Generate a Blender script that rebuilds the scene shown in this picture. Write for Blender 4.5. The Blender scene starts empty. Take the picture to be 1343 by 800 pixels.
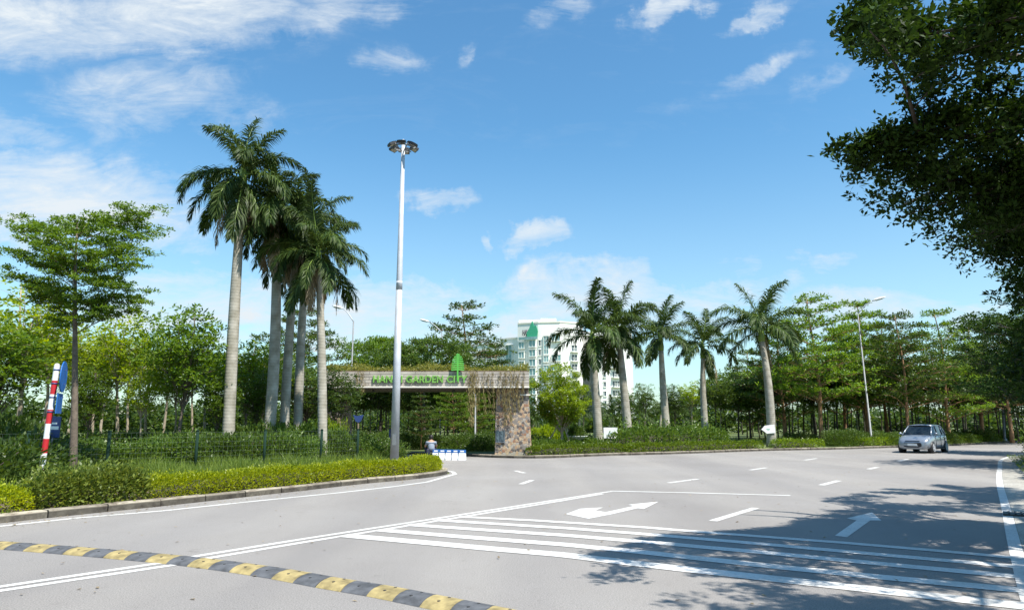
import bpy, bmesh, math, random
import numpy as np
from mathutils import Vector, Matrix

C = bpy.context.scene.collection
R = math.radians
# ------------------------------------------------------------------ camera, sky, sun, exposure
CAMH = 1.6
PITCH = math.atan(155 / 900)
SP, CP = math.sin(PITCH), math.cos(PITCH)
cam = bpy.data.cameras.new('camera'); co = bpy.data.objects.new('camera', cam); C.objects.link(co)
cam.sensor_width = 36; cam.lens = 900 / 1343 * 36
cam.clip_start = 0.05; cam.clip_end = 3000
co.location = (0, 0, CAMH); co.rotation_euler = (math.pi / 2 + PITCH, 0, 0)
bpy.context.scene.camera = co

SUN_A, SUN_B = 0.43, -0.42            # horizontal run toward the sun per metre of height
elev = math.atan(1 / math.hypot(SUN_A, SUN_B)); azim = math.atan2(SUN_A, SUN_B)
world = bpy.data.worlds.new('World'); bpy.context.scene.world = world; world.use_nodes = True
sun = bpy.data.lights.new('sun', 'SUN'); so = bpy.data.objects.new('sun', sun); C.objects.link(so)
sun.energy = 5.0; sun.angle = R(0.53); sun.color = (1.0, 0.955, 0.88)
so.rotation_euler = Vector((SUN_A, SUN_B, 1)).to_track_quat('Z', 'Y').to_euler()
vs = bpy.context.scene.view_settings
vs.view_transform = 'Standard'; vs.look = 'None'; vs.gamma = 1; vs.use_curve_mapping = False
vs.exposure = 0.76
SKY_STRENGTH = 0.098

def ray(px, py):
    x = (px - 671.5) / 900; v = (400 - py) / 900
    return x, CP - v * SP, SP + v * CP
def G(px, py, z=0.0):                 # point of the ground seen at a pixel of the photograph
    x, y, k = ray(px, py); t = (z - CAMH) / k
    return Vector((x * t, y * t, z))
def P(px, py, Y):                     # point at depth Y
    x, y, k = ray(px, py); t = Y / y
    return Vector((x * t, Y, CAMH + k * t))
def W(px, Y, z=0.0):                  # point at depth Y and height z in a column
    k = (z - CAMH) / Y; v = (k * CP - SP) / (CP + k * SP); t = Y / (CP - v * SP)
    return Vector(((px - 671.5) / 900 * t, Y, z))
def Zof(py, Y): return P(671.5, py, Y).z

def sky_nodes():
    nt = world.node_tree; N = nt.nodes; Lk = nt.links; N.clear()
    def nd(t, **k):
        n = N.new(t)
        for a, b in k.items(): setattr(n, a, b)
        return n
    def mth(op, a, b=None, c=None, clamp=False):
        n = nd('ShaderNodeMath', operation=op); n.use_clamp = clamp
        for i, q in enumerate((a, b, c)):
            if q is None: continue
            if isinstance(q, (int, float)): n.inputs[i].default_value = q
            else: Lk.new(q, n.inputs[i])
        return n.outputs[0]
    sky = nd('ShaderNodeTexSky', sky_type='NISHITA'); sky.sun_disc = False
    sky.sun_elevation = elev; sky.sun_rotation = azim
    sky.air_density = 1.15; sky.dust_density = 0.6; sky.ozone_density = 2.2
    tc = nd('ShaderNodeTexCoord'); sx = nd('ShaderNodeSeparateXYZ'); Lk.new(tc.outputs['Generated'], sx.inputs[0])
    X, Y, Z = sx.outputs
    yy = mth('MAXIMUM', Y, 0.03)
    u = mth('DIVIDE', X, yy); w = mth('DIVIDE', Z, yy)
    cb = nd('ShaderNodeCombineXYZ'); Lk.new(u, cb.inputs[0]); Lk.new(w, cb.inputs[1])
    def warp(src, scale, amt):
        n = nd('ShaderNodeTexNoise'); n.inputs['Scale'].default_value = scale; n.inputs['Detail'].default_value = 7; n.inputs['Roughness'].default_value = .62; Lk.new(cb.outputs[0], n.inputs['Vector'])
        v = nd('ShaderNodeVectorMath', operation='SUBTRACT'); Lk.new(n.outputs['Color'], v.inputs[0]); v.inputs[1].default_value = (.5, .5, .5)
        k = nd('ShaderNodeVectorMath', operation='MULTIPLY'); Lk.new(v.outputs[0], k.inputs[0]); k.inputs[1].default_value = (amt, amt * .55, 0)
        a = nd('ShaderNodeVectorMath', operation='ADD'); Lk.new(src, a.inputs[0]); Lk.new(k.outputs[0], a.inputs[1]); return a.outputs[0]
    wc = warp(warp(cb.outputs[0], 3.2, .30), 13.0, .11)
    # px centre, size in px, rotation, weight of each cloud bank
    banks = [(150, 20, 330, 62, -4, 1.25), (420, 12, 150, 30, -8, .8), (195, 130, 120, 62, -20, .62), (60, 265, 250, 64, 8, 1.4), (30, 185, 110, 28, 10, .6),
             (505, 410, 150, 44, -3, 1.3), (868, 10, 62, 22, -28, 1.15), (985, 20, 56, 15, -24, .85),
             (712, 318, 60, 16, -6, .85), (750, 380, 120, 44, -4, 1.35), (880, 400, 170, 38, -4, 1.0), (975, 92, 90, 15, -28, .55),
             (570, 275, 48, 18, 10, .7), (632, 310, 22, 9, 0, .7), (505, 80, 34, 26, 0, .55), (615, 68, 16, 14, 0, .5), (735, 10, 52, 18, -25, .55),
             (1180, 410, 230, 38, -2, .9), (270, 400, 230, 60, -4, 1.1), (280, 168, 60, 40, 0, .5), (610, 440, 190, 44, 0, 1.15), (1080, 100, 50, 14, -30, .4), (1045, 350, 160, 16, -3, .5)]
    tot = None
    for (cx, cy, ax, ay, rot, wt) in banks:
        x0, y0, z0 = ray(cx, cy); sc = 1.0 / (900 * y0)
        mp = nd('ShaderNodeMapping', vector_type='TEXTURE')
        mp.inputs['Location'].default_value = (x0 / y0, z0 / y0, 0)
        mp.inputs['Rotation'].default_value = (0, 0, R(-rot))
        mp.inputs['Scale'].default_value = (ax * sc * 1.15, ay * sc * 1.2, 1)
        Lk.new(wc, mp.inputs[0])
        ln = nd('ShaderNodeVectorMath', operation='LENGTH'); Lk.new(mp.outputs[0], ln.inputs[0])
        mr = nd('ShaderNodeMapRange', interpolation_type='SMOOTHERSTEP')
        Lk.new(ln.outputs['Value'], mr.inputs[0])
        mr.inputs[1].default_value = 0.1; mr.inputs[2].default_value = 1.35; mr.inputs[3].default_value = wt; mr.inputs[4].default_value = 0
        tot = mr.outputs[0] if tot is None else mth('MAXIMUM', tot, mr.outputs[0])
    front = nd('ShaderNodeMapRange'); Lk.new(Y, front.inputs[0]); front.inputs[1].default_value = 0.03; front.inputs[2].default_value = 0.2
    tot = mth('MULTIPLY', tot, front.outputs[0])
    def noise(scale, detail, rough, sxy, dist=0.0):
        mp = nd('ShaderNodeMapping'); mp.inputs['Scale'].default_value = sxy; mp.inputs['Rotation'].default_value = (0, 0, R(14))
        Lk.new(cb.outputs[0], mp.inputs[0])
        n = nd('ShaderNodeTexNoise'); n.inputs['Scale'].default_value = scale; n.inputs['Detail'].default_value = detail
        n.inputs['Roughness'].default_value = rough; n.inputs['Distortion'].default_value = dist; Lk.new(mp.outputs[0], n.inputs['Vector'])
        return n.outputs[0]
    n1 = noise(5.0, 12, .66, (1, 2.8, 1), .9); n2 = noise(17.0, 10, .7, (1, 3.2, 1), .6)
    nn = mth('MULTIPLY_ADD', n2, .35, n1)                      # about .35 .. 1
    base = mth('MULTIPLY', mth('SUBTRACT', nn, .70, clamp=True), .25)
    d = mth('ADD', mth('MULTIPLY', mth('SUBTRACT', mth('ADD', mth('MULTIPLY', tot, .50), mth('MULTIPLY', nn, 1.9)), 1.22, clamp=True), mth('MULTIPLY', mth('MINIMUM', mth('MULTIPLY', tot, 1.6), 1.0), 1.05)), base)
    d = mth('MULTIPLY', d, .98, clamp=True)
    # thin pale air low over the horizon
    low = nd('ShaderNodeMapRange', interpolation_type='SMOOTHSTEP'); Lk.new(Z, low.inputs[0])
    low.inputs[1].default_value = 0.0; low.inputs[2].default_value = .42; low.inputs[3].default_value = .35; low.inputs[4].default_value = 0
    d2 = mth('MAXIMUM', d, low.outputs[0])
    hs = nd('ShaderNodeHueSaturation'); hs.inputs['Saturation'].default_value = 1.12; Lk.new(sky.outputs[0], hs.inputs['Color'])
    tint = nd('ShaderNodeMix', data_type='RGBA', blend_type='MULTIPLY'); tint.inputs[0].default_value = 1
    tint.inputs[7].default_value = (0.82, 1.16, 1.19, 1); Lk.new(hs.outputs[0], tint.inputs[6])
    mx = nd('ShaderNodeMix', data_type='RGBA'); Lk.new(d2, mx.inputs[0]); Lk.new(tint.outputs[2], mx.inputs[6])
    mx.inputs[7].default_value = (4.9, 5.35, 5.7, 1)
    bg = nd('ShaderNodeBackground'); bg.inputs[1].default_value = SKY_STRENGTH; Lk.new(mx.outputs[2], bg.inputs[0])
    out = nd('ShaderNodeOutputWorld'); Lk.new(bg.outputs[0], out.inputs[0])
sky_nodes()

# ------------------------------------------------------------------ materials
def nodes_of(name):
    m = bpy.data.materials.new(name); m.use_nodes = True
    nt = m.node_tree; return m, nt, nt.nodes, nt.links, nt.nodes['Principled BSDF']
def plain(name, col, rough=.6, metal=0.0, var=.12, scale=6.0, bump=0.0, bscale=40.0, spec=None, coat=0.0):
    m, nt, N, L, b = nodes_of(name)
    tc = N.new('ShaderNodeTexCoord'); n = N.new('ShaderNodeTexNoise'); n.inputs['Scale'].default_value = scale; n.inputs['Detail'].default_value = 6
    L.new(tc.outputs['Object'], n.inputs['Vector'])
    r = N.new('ShaderNodeValToRGB')
    r.color_ramp.elements[0].position = .3; r.color_ramp.elements[1].position = .7
    r.color_ramp.elements[0].color = tuple(c * (1 - var) for c in col) + (1,); r.color_ramp.elements[1].color = tuple(min(1, c * (1 + var)) for c in col) + (1,)
    L.new(n.outputs[0], r.inputs[0]); L.new(r.outputs[0], b.inputs['Base Color'])
    b.inputs['Roughness'].default_value = rough; b.inputs['Metallic'].default_value = metal
    if coat: b.inputs['Coat Weight'].default_value = coat; b.inputs['Coat Roughness'].default_value = .05
    if spec is not None: b.inputs['Specular IOR Level'].default_value = spec
    if bump:
        n2 = N.new('ShaderNodeTexNoise'); n2.inputs['Scale'].default_value = bscale; n2.inputs['Detail'].default_value = 4; L.new(tc.outputs['Object'], n2.inputs['Vector'])
        bp = N.new('ShaderNodeBump'); bp.inputs['Strength'].default_value = bump; bp.inputs['Distance'].default_value = .02
        L.new(n2.outputs[0], bp.inputs['Height']); L.new(bp.outputs[0], b.inputs['Normal'])
    return m
def leafy(name, c1, c2, trans=.35, rough=.42, c3=None, p3=.0, spec=.32):
    m, nt, N, L, b = nodes_of(name)
    g = N.new('ShaderNodeNewGeometry'); r = N.new('ShaderNodeValToRGB'); e = r.color_ramp.elements
    e[0].position = 0; e[0].color = c1 + (1,); e[1].position = 1 - p3; e[1].color = c2 + (1,)
    if c3: x = e.new(min(1, 1 - p3 + .01)); x.color = c3 + (1,)
    oi = N.new('ShaderNodeObjectInfo')
    L.new(g.outputs['Random Per Island'], r.inputs[0])
    hs = N.new('ShaderNodeHueSaturation')
    mr = N.new('ShaderNodeMapRange'); L.new(oi.outputs['Random'], mr.inputs[0]); mr.inputs[3].default_value = .8; mr.inputs[4].default_value = 1.25
    L.new(mr.outputs[0], hs.inputs['Value']); L.new(r.outputs[0], hs.inputs['Color'])
    L.new(hs.outputs[0], b.inputs['Base Color']); b.inputs['Roughness'].default_value = rough
    b.inputs['Specular IOR Level'].default_value = spec
    t = N.new('ShaderNodeBsdfTranslucent'); hs2 = N.new('ShaderNodeHueSaturation'); hs2.inputs['Hue'].default_value = .485; hs2.inputs['Saturation'].default_value = 1.1; hs2.inputs['Value'].default_value = 1.9
    L.new(hs.outputs[0], hs2.inputs['Color']); L.new(hs2.outputs[0], t.inputs[0])
    mx = N.new('ShaderNodeMixShader'); mx.inputs[0].default_value = trans
    L.new(b.outputs[0], mx.inputs[1]); L.new(t.outputs[0], mx.inputs[2]); L.new(mx.outputs[0], N['Material Output'].inputs[0])
    return m
M = {}
M['leaf_mid'] = leafy('leaf_mid', (.052, .105, .012), (.13, .205, .025), .4)
M['leaf_yellow'] = leafy('leaf_yellow', (.10, .165, .012), (.27, .345, .028), .47)
M['leaf_round'] = leafy('leaf_round', (.085, .14, .012), (.22, .29, .026), .42)
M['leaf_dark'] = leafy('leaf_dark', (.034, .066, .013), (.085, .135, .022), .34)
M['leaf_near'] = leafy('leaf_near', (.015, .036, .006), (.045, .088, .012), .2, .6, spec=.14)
M['leaf_hedge'] = leafy('leaf_hedge', (.15, .21, .010), (.38, .42, .018), .40)
M['leaf_broad'] = leafy('leaf_broad', (.05, .09, .014), (.21, .25, .045), .32, .42, (.62, .42, .03), .004)
M['leaf_far_hedge'] = leafy('leaf_far_hedge', (.07, .12, .012), (.17, .24, .025), .35)
M['leaf_shrub'] = leafy('leaf_shrub', (.04, .085, .014), (.12, .185, .028), .32)
M['leaf_olive'] = leafy('leaf_olive', (.08, .11, .018), (.24, .22, .04), .35)
M['leaf_palm'] = leafy('leaf_palm', (.022, .047, .010), (.075, .11, .024), .26, .5, spec=.22)
M['leaf_dead'] = leafy('leaf_dead', (.17, .13, .075), (.34, .27, .17), .2, .7)
M['grass'] = leafy('grass', (.07, .12, .02), (.19, .25, .045), .35)
M['vine'] = leafy('vine', (.13, .11, .045), (.28, .23, .10), .25, .7)
M['bark'] = plain('bark', (.13, .10, .075), .9, var=.35, scale=9, bump=.6)
M['bark_dark'] = plain('bark_dark', (.06, .048, .038), .9, var=.35, scale=9)
M['bark_red'] = plain('bark_red', (.27, .15, .075), .9, var=.35, scale=5, bump=.5)
M['bark_pale'] = plain('bark_pale', (.30, .25, .18), .85, var=.3, scale=8)
M['steel'] = plain('steel', (.44, .46, .49), .6, .15, var=.12, scale=3)
M['steel_dull'] = plain('steel_dull', (.20, .21, .215), .55, .3, var=.12)
M['black'] = plain('black', (.018, .018, .02), .5)
M['glass_lamp'] = plain('glass_lamp', (.5, .48, .42), .12, var=.05)
M['white'] = plain('white', (.78, .78, .76), .5, var=.05)
M['white_paint'] = plain('white_paint', (.80, .80, .78), .45, var=.06)
M['red_paint'] = plain('red_paint', (.52, .022, .03), .42, var=.1)
M['blue_paint'] = plain('blue_paint', (.02, .13, .42), .4, var=.08)
M['blue_dark'] = plain('blue_dark', (.03, .06, .19), .45, var=.1)
M['fence_green'] = plain('fence_green', (.015, .035, .025), .85, spec=.1)
M['wire'] = plain('wire', (.12, .15, .13), .6)
M['green_sign'] = plain('green_sign', (.10, .42, .06), .45, var=.1)
M['green_letter'] = plain('green_letter', (.17, .38, .07), .5, var=.12)
M['green_logo'] = plain('green_logo', (.05, .36, .20), .45)
M['stone_planter'] = plain('stone_planter', (.55, .56, .52), .7, var=.12)
M['wall_white'] = plain('wall_white', (.80, .79, .74), .8, var=.04, scale=.2)
M['wall_cream'] = plain('wall_cream', (.74, .70, .62), .8, var=.05, scale=.2)
M['slab_grey'] = plain('slab_grey', (.42, .42, .40), .8)
M['win_teal'] = plain('win_teal', (.20, .33, .33), .15, var=.35, scale=.6)
M['win_dark'] = plain('win_dark', (.06, .085, .10), .12, var=.5, scale=.5)
M['dark_text'] = plain('dark_text', (.05, .04, .05), .6)
M['skin'] = plain('skin', (.40, .24, .16), .55, var=.05)
M['hair'] = plain('hair', (.012, .010, .010), .6)
M['shirt'] = plain('shirt', (.20, .24, .30), .8, var=.1)
M['trousers'] = plain('trousers', (.015, .02, .045), .8)
M['soil'] = plain('soil', (.16, .12, .085), .95, var=.3, scale=4, bump=.6)
M['rubber'] = plain('rubber', (.02, .02, .02), .75)
M['twig'] = plain('twig', (.045, .042, .022), .9)

def ground_mat(name, a, b, s1, fine, bump=.3):
    m, nt, N, L, bs = nodes_of(name)
    g = N.new('ShaderNodeNewGeometry')
    def nz(s, d=8, r=.6):
        n = N.new('ShaderNodeTexNoise'); n.inputs['Scale'].default_value = s; n.inputs['Detail'].default_value = d; n.inputs['Roughness'].default_value = r
        L.new(g.outputs['Position'], n.inputs['Vector']); return n.outputs[0]
    r = N.new('ShaderNodeValToRGB'); r.color_ramp.elements[0].color = a + (1,); r.color_ramp.elements[1].color = b + (1,)
    r.color_ramp.elements[0].position = .33; r.color_ramp.elements[1].position = .67
    L.new(nz(s1), r.inputs[0])
    r2 = N.new('ShaderNodeValToRGB'); r2.color_ramp.elements[0].color = (.55, .55, .55, 1); r2.color_ramp.elements[1].color = (1.35, 1.35, 1.35, 1)
    r2.color_ramp.elements[0].position = .3; r2.color_ramp.elements[1].position = .72
    L.new(nz(fine, 3), r2.inputs[0])
    mx = N.new('ShaderNodeMix'); mx.data_type = 'RGBA'; mx.blend_type = 'MULTIPLY'; mx.inputs[0].default_value = 1
    L.new(r.outputs[0], mx.inputs[6]); L.new(r2.outputs[0], mx.inputs[7]); L.new(mx.outputs[2], bs.inputs['Base Color'])
    bs.inputs['Roughness'].default_value = .9
    bp = N.new('ShaderNodeBump'); bp.inputs['Strength'].default_value = bump; bp.inputs['Distance'].default_value = .02
    L.new(nz(fine * .7, 4), bp.inputs['Height']); L.new(bp.outputs[0], bs.inputs['Normal'])
    return m
M['lawn'] = ground_mat('lawn', (.06, .095, .02), (.17, .20, .05), .5, 14)
M['concrete'] = ground_mat('concrete', (.30, .28, .24), (.44, .42, .37), 1.2, 30)

def asphalt_mat():
    m, nt, N, L, bs = nodes_of('asphalt')
    g = N.new('ShaderNodeNewGeometry')
    def nz(s, d=6, r=.6, sc=(1, 1, 1), rot=0):
        mp = N.new('ShaderNodeMapping'); mp.inputs['Scale'].default_value = sc; mp.inputs['Rotation'].default_value = (0, 0, rot)
        L.new(g.outputs['Position'], mp.inputs[0])
        n = N.new('ShaderNodeTexNoise'); n.inputs['Scale'].default_value = s; n.inputs['Detail'].default_value = d; n.inputs['Roughness'].default_value = r
        L.new(mp.outputs[0], n.inputs['Vector']); return n.outputs[0]
    def ramp(src, p0, c0, p1, c1):
        r = N.new('ShaderNodeValToRGB'); e = r.color_ramp.elements
        e[0].position = p0; e[0].color = c0 + (1,); e[1].position = p1; e[1].color = c1 + (1,); L.new(src, r.inputs[0]); return r.outputs[0]
    def mul(a, b):
        x = N.new('ShaderNodeMix'); x.data_type = 'RGBA'; x.blend_type = 'MULTIPLY'; x.inputs[0].default_value = 1
        L.new(a, x.inputs[6]); L.new(b, x.inputs[7]); return x.outputs[2]
    # worn wheel bands run along the road (heading about 36 degrees)
    c = ramp(nz(.22, 5), .3, (.232, .216, .199), .7, (.274, .260, .244))
    c = mul(c, ramp(nz(.55, 4, .5, (1, .10, 1), R(36)), .35, (.88, .88, .89), .65, (1.06, 1.055, 1.04)))
    c = mul(c, ramp(nz(70, 3, .8), .32, (.55, .55, .56), .68, (1.42, 1.41, 1.40)))      # aggregate
    c = mul(c, ramp(nz(1.9, 8, .7), .27, (.60, .58, .57), .37, (1, 1, 1))); c = mul(c, ramp(nz(6.5, 9, .8), .30, (.80, .79, .78), .44, (1, 1, 1)))           # dark stains
    c = mul(c, ramp(nz(.8, 9, .75), .64, (1, 1, 1), .78, (1.14, 1.08, .98)))        # dust
    L.new(c, bs.inputs['Base Color']); bs.inputs['Roughness'].default_value = .88; bs.inputs['Specular IOR Level'].default_value = .35
    bp = N.new('ShaderNodeBump'); bp.inputs['Strength'].default_value = .5; bp.inputs['Distance'].default_value = .008
    L.new(nz(90, 3, .8), bp.inputs['Height']); L.new(bp.outputs[0], bs.inputs['Normal'])
    return m
M['asphalt'] = asphalt_mat()
def worn_paint():
    m, nt, N, L, bs = nodes_of('road_paint')
    g = N.new('ShaderNodeNewGeometry')
    n = N.new('ShaderNodeTexNoise'); n.inputs['Scale'].default_value = 26; n.inputs['Detail'].default_value = 8; n.inputs['Roughness'].default_value = .75; L.new(g.outputs['Position'], n.inputs['Vector'])
    r = N.new('ShaderNodeValToRGB'); e = r.color_ramp.elements; e[0].position = .28; e[0].color = (.26, .25, .24, 1); e[1].position = .49; e[1].color = (.62, .61, .58, 1)
    n2 = N.new('ShaderNodeTexNoise'); n2.inputs['Scale'].default_value = 1.6; n2.inputs['Detail'].default_value = 5; L.new(g.outputs['Position'], n2.inputs['Vector'])
    r2 = N.new('ShaderNodeValToRGB'); e = r2.color_ramp.elements; e[0].position = .35; e[0].color = (.86, .85, .83, 1); e[1].position = .6; e[1].color = (1, 1, 1, 1)
    mx = N.new('ShaderNodeMix'); mx.data_type = 'RGBA'; mx.blend_type = 'MULTIPLY'; mx.inputs[0].default_value = 1
    L.new(n.outputs[0], r.inputs[0]); L.new(n2.outputs[0], r2.inputs[0]); L.new(r.outputs[0], mx.inputs[6]); L.new(r2.outputs[0], mx.inputs[7]); L.new(mx.outputs[2], bs.inputs['Base Color']); bs.inputs['Roughness'].default_value = .7
    return m
M['road_paint'] = worn_paint()
def kerb_mat():
    m, nt, N, L, bs = nodes_of('kerb')
    g = N.new('ShaderNodeNewGeometry')
    n = N.new('ShaderNodeTexNoise'); n.inputs['Scale'].default_value = 3.5; n.inputs['Detail'].default_value = 9; n.inputs['Roughness'].default_value = .7; L.new(g.outputs['Position'], n.inputs['Vector'])
    r = N.new('ShaderNodeValToRGB'); e = r.color_ramp.elements; e[0].position = .38; e[0].color = (.12, .095, .07, 1); e[1].position = .64; e[1].color = (.46, .41, .32, 1)
    rp = N.new('ShaderNodeMapRange'); L.new(g.outputs['Random Per Island'], rp.inputs[0]); rp.inputs[3].default_value = .72; rp.inputs[4].default_value = 1.15
    # darker tone on the low 9 cm of the stone
    sx = N.new('ShaderNodeSeparateXYZ'); L.new(g.outputs['Position'], sx.inputs[0])
    ad = N.new('ShaderNodeMath'); ad.operation = 'MULTIPLY_ADD'; L.new(n.outputs[0], ad.inputs[0]); ad.inputs[1].default_value = -.10; L.new(sx.outputs[2], ad.inputs[2])
    dr = N.new('ShaderNodeMapRange'); L.new(ad.outputs[0], dr.inputs[0]); dr.inputs[1].default_value = .045; dr.inputs[2].default_value = .07; dr.inputs[3].default_value = .30; dr.inputs[4].default_value = 1
    mm = N.new('ShaderNodeMath'); mm.operation = 'MULTIPLY'; L.new(rp.outputs[0], mm.inputs[0]); L.new(dr.outputs[0], mm.inputs[1])
    hs = N.new('ShaderNodeHueSaturation'); L.new(n.outputs[0], r.inputs[0]); L.new(r.outputs[0], hs.inputs['Color']); L.new(mm.outputs[0], hs.inputs['Value'])
    L.new(hs.outputs[0], bs.inputs['Base Color']); bs.inputs['Roughness'].default_value = .9
    return m
M['kerb'] = kerb_mat()
def palm_trunk_mat():
    m, nt, N, L, bs = nodes_of('palm_bark')
    tc = N.new('ShaderNodeTexCoord'); w = N.new('ShaderNodeTexWave'); w.wave_type = 'BANDS'; w.bands_direction = 'Z'; w.inputs['Scale'].default_value = 2.6; w.inputs['Distortion'].default_value = 1.2; w.inputs['Detail'].default_value = 2; w.inputs['Detail Scale'].default_value = 2
    L.new(tc.outputs['Object'], w.inputs['Vector'])
    n = N.new('ShaderNodeTexNoise'); n.inputs['Scale'].default_value = 3; n.inputs['Detail'].default_value = 7; L.new(tc.outputs['Object'], n.inputs['Vector'])
    r = N.new('ShaderNodeValToRGB'); e = r.color_ramp.elements; e[0].position = .05; e[0].color = (.90, .89, .88, 1); e[1].position = .25; e[1].color = (1, 1, 1, 1)
    r2 = N.new('ShaderNodeValToRGB'); e = r2.color_ramp.elements; e[0].position = .3; e[0].color = (.22, .20, .15, 1); e[1].position = .7; e[1].color = (.43, .40, .34, 1)
    mx = N.new('ShaderNodeMix'); mx.data_type = 'RGBA'; mx.blend_type = 'MULTIPLY'; mx.inputs[0].default_value = 1
    L.new(w.outputs[0], r.inputs[0]); L.new(n.outputs[0], r2.inputs[0]); L.new(r.outputs[0], mx.inputs[7]); L.new(r2.outputs[0], mx.inputs[6]); L.new(mx.outputs[2], bs.inputs['Base Color'])
    bs.inputs['Roughness'].default_value = .85
    bp = N.new('ShaderNodeBump'); bp.inputs['Strength'].default_value = .2; bp.inputs['Distance'].default_value = .015; L.new(w.outputs[0], bp.inputs['Height']); L.new(bp.outputs[0], bs.inputs['Normal'])
    return m
M['palm_bark'] = palm_trunk_mat()
M['crownshaft'] = plain('crownshaft', (.16, .24, .04), .4, var=.2)
def masonry(name, brick, mortar, scale, kind):
    m, nt, N, L, bs = nodes_of(name)
    tc = N.new('ShaderNodeTexCoord')
    if kind == 'stone':
        v = N.new('ShaderNodeTexVoronoi'); v.inputs['Scale'].default_value = scale; v.inputs['Randomness'].default_value = 1
        L.new(tc.outputs['Object'], v.inputs['Vector'])
        v2 = N.new('ShaderNodeTexVoronoi'); v2.feature = 'DISTANCE_TO_EDGE'; v2.inputs['Scale'].default_value = scale; L.new(tc.outputs['Object'], v2.inputs['Vector'])
        sp = N.new('ShaderNodeSeparateColor'); L.new(v.outputs['Color'], sp.inputs[0])
        r = N.new('ShaderNodeValToRGB'); e = r.color_ramp.elements
        cols = [(.11, .09, .08), (.36, .23, .14), (.22, .19, .17), (.42, .29, .18), (.28, .15, .09), (.36, .31, .26), (.46, .34, .22)]
        r.color_ramp.interpolation = 'CONSTANT'; e[0].color = cols[0] + (1,); e[1].position = 1 / 7; e[1].color = cols[1] + (1,)
        for i, c in enumerate(cols[2:]): x = e.new((i + 2) / 7); x.color = c + (1,)
        L.new(sp.outputs[0], r.inputs[0])
        r2 = N.new('ShaderNodeValToRGB'); e = r2.color_ramp.elements; e[0].position = .02; e[0].color = (0, 0, 0, 1); e[1].position = .05; e[1].color = (1, 1, 1, 1); L.new(v2.outputs[0], r2.inputs[0])
        mx = N.new('ShaderNodeMix'); mx.data_type = 'RGBA'; L.new(r2.outputs[0], mx.inputs[0]); mx.inputs[6].default_value = (.36, .33, .29, 1); L.new(r.outputs[0], mx.inputs[7])
        L.new(mx.outputs[2], bs.inputs['Base Color'])
        bp = N.new('ShaderNodeBump'); bp.inputs['Strength'].default_value = .8; bp.inputs['Distance'].default_value = .03; L.new(r2.outputs[0], bp.inputs['Height']); L.new(bp.outputs[0], bs.inputs['Normal'])
    bs.inputs['Roughness'].default_value = .85
    return m
M['stone'] = masonry('stone', None, None, 8.0, 'stone')
def board_mat():
    m, nt, N, L, bs = nodes_of('board_cladding')
    tc = N.new('ShaderNodeTexCoord'); mp = N.new('ShaderNodeMapping'); mp.inputs['Rotation'].default_value = (math.pi / 2, 0, 0)
    L.new(tc.outputs['Object'], mp.inputs[0])
    b = N.new('ShaderNodeTexBrick'); b.inputs['Scale'].default_value = 1; b.inputs['Brick Width'].default_value = 1.1; b.inputs['Row Height'].default_value = .135; b.inputs['Mortar Size'].default_value = .012
    b.inputs['Color1'].default_value = (.36, .32, .27, 1); b.inputs['Color2'].default_value = (.50, .455, .395, 1); b.inputs['Mortar'].default_value = (.13, .12, .11, 1)
    L.new(mp.outputs[0], b.inputs['Vector'])
    n = N.new('ShaderNodeTexNoise'); n.inputs['Scale'].default_value = 2.5; n.inputs['Detail'].default_value = 8; L.new(tc.outputs['Object'], n.inputs['Vector'])
    r = N.new('ShaderNodeValToRGB'); e = r.color_ramp.elements; e[0].position = .3; e[0].color = (.72, .72, .72, 1); e[1].position = .7; e[1].color = (1.2, 1.2, 1.2, 1)
    L.new(n.outputs[0], r.inputs[0])
    mx = N.new('ShaderNodeMix'); mx.data_type = 'RGBA'; mx.blend_type = 'MULTIPLY'; mx.inputs[0].default_value = 1
    L.new(b.outputs[0], mx.inputs[6]); L.new(r.outputs[0], mx.inputs[7]); L.new(mx.outputs[2], bs.inputs['Base Color']); bs.inputs['Roughness'].default_value = .8
    return m
M['board'] = board_mat()
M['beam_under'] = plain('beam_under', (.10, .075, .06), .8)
M['bump_yellow'] = plain('bump_yellow', (.30, .235, .10), .85, var=.42, scale=9, bump=.5, bscale=60)
M['bump_black'] = plain('bump_black', (.085, .088, .095), .85, var=.42, scale=9, bump=.5, bscale=60)

# ------------------------------------------------------------------ helpers
def link(name, me, mat=None, parent=None, loc=None, rot=None):
    o = bpy.data.objects.new(name, me); C.objects.link(o)
    if mat is not None:
        for m in (mat if isinstance(mat, (list, tuple)) else [mat]): me.materials.append(M[m] if isinstance(m, str) else m)
    if parent: o.parent = parent
    if loc is not None: o.location = loc
    if rot is not None: o.rotation_euler = rot
    return o
def tag(o, label=None, cat=None, group=None, kind=None):
    if label: o['label'] = label
    if cat: o['category'] = cat
    if group: o['group'] = group
    if kind: o['kind'] = kind
    return o
def thing(name, label, cat, loc=(0, 0, 0), rotz=0.0, group=None):
    o = bpy.data.objects.new(name, None); C.objects.link(o); o.location = loc; o.rotation_euler = (0, 0, rotz); o.empty_display_size = .2
    return tag(o, label, cat, group)
def dup(root, loc, rotz=0.0, s=1.0, label=None, group=None):
    r = root.copy(); C.objects.link(r); r.location = loc; r.rotation_euler = (0, 0, rotz); r.scale = (s, s, s) if not isinstance(s, tuple) else s
    if label: r['label'] = label
    if group: r['group'] = group
    for ch in list(root.children):
        c = ch.copy(); C.objects.link(c); c.parent = r
        for g in ch.children:
            d = g.copy(); C.objects.link(d); d.parent = c
    return r
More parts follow.
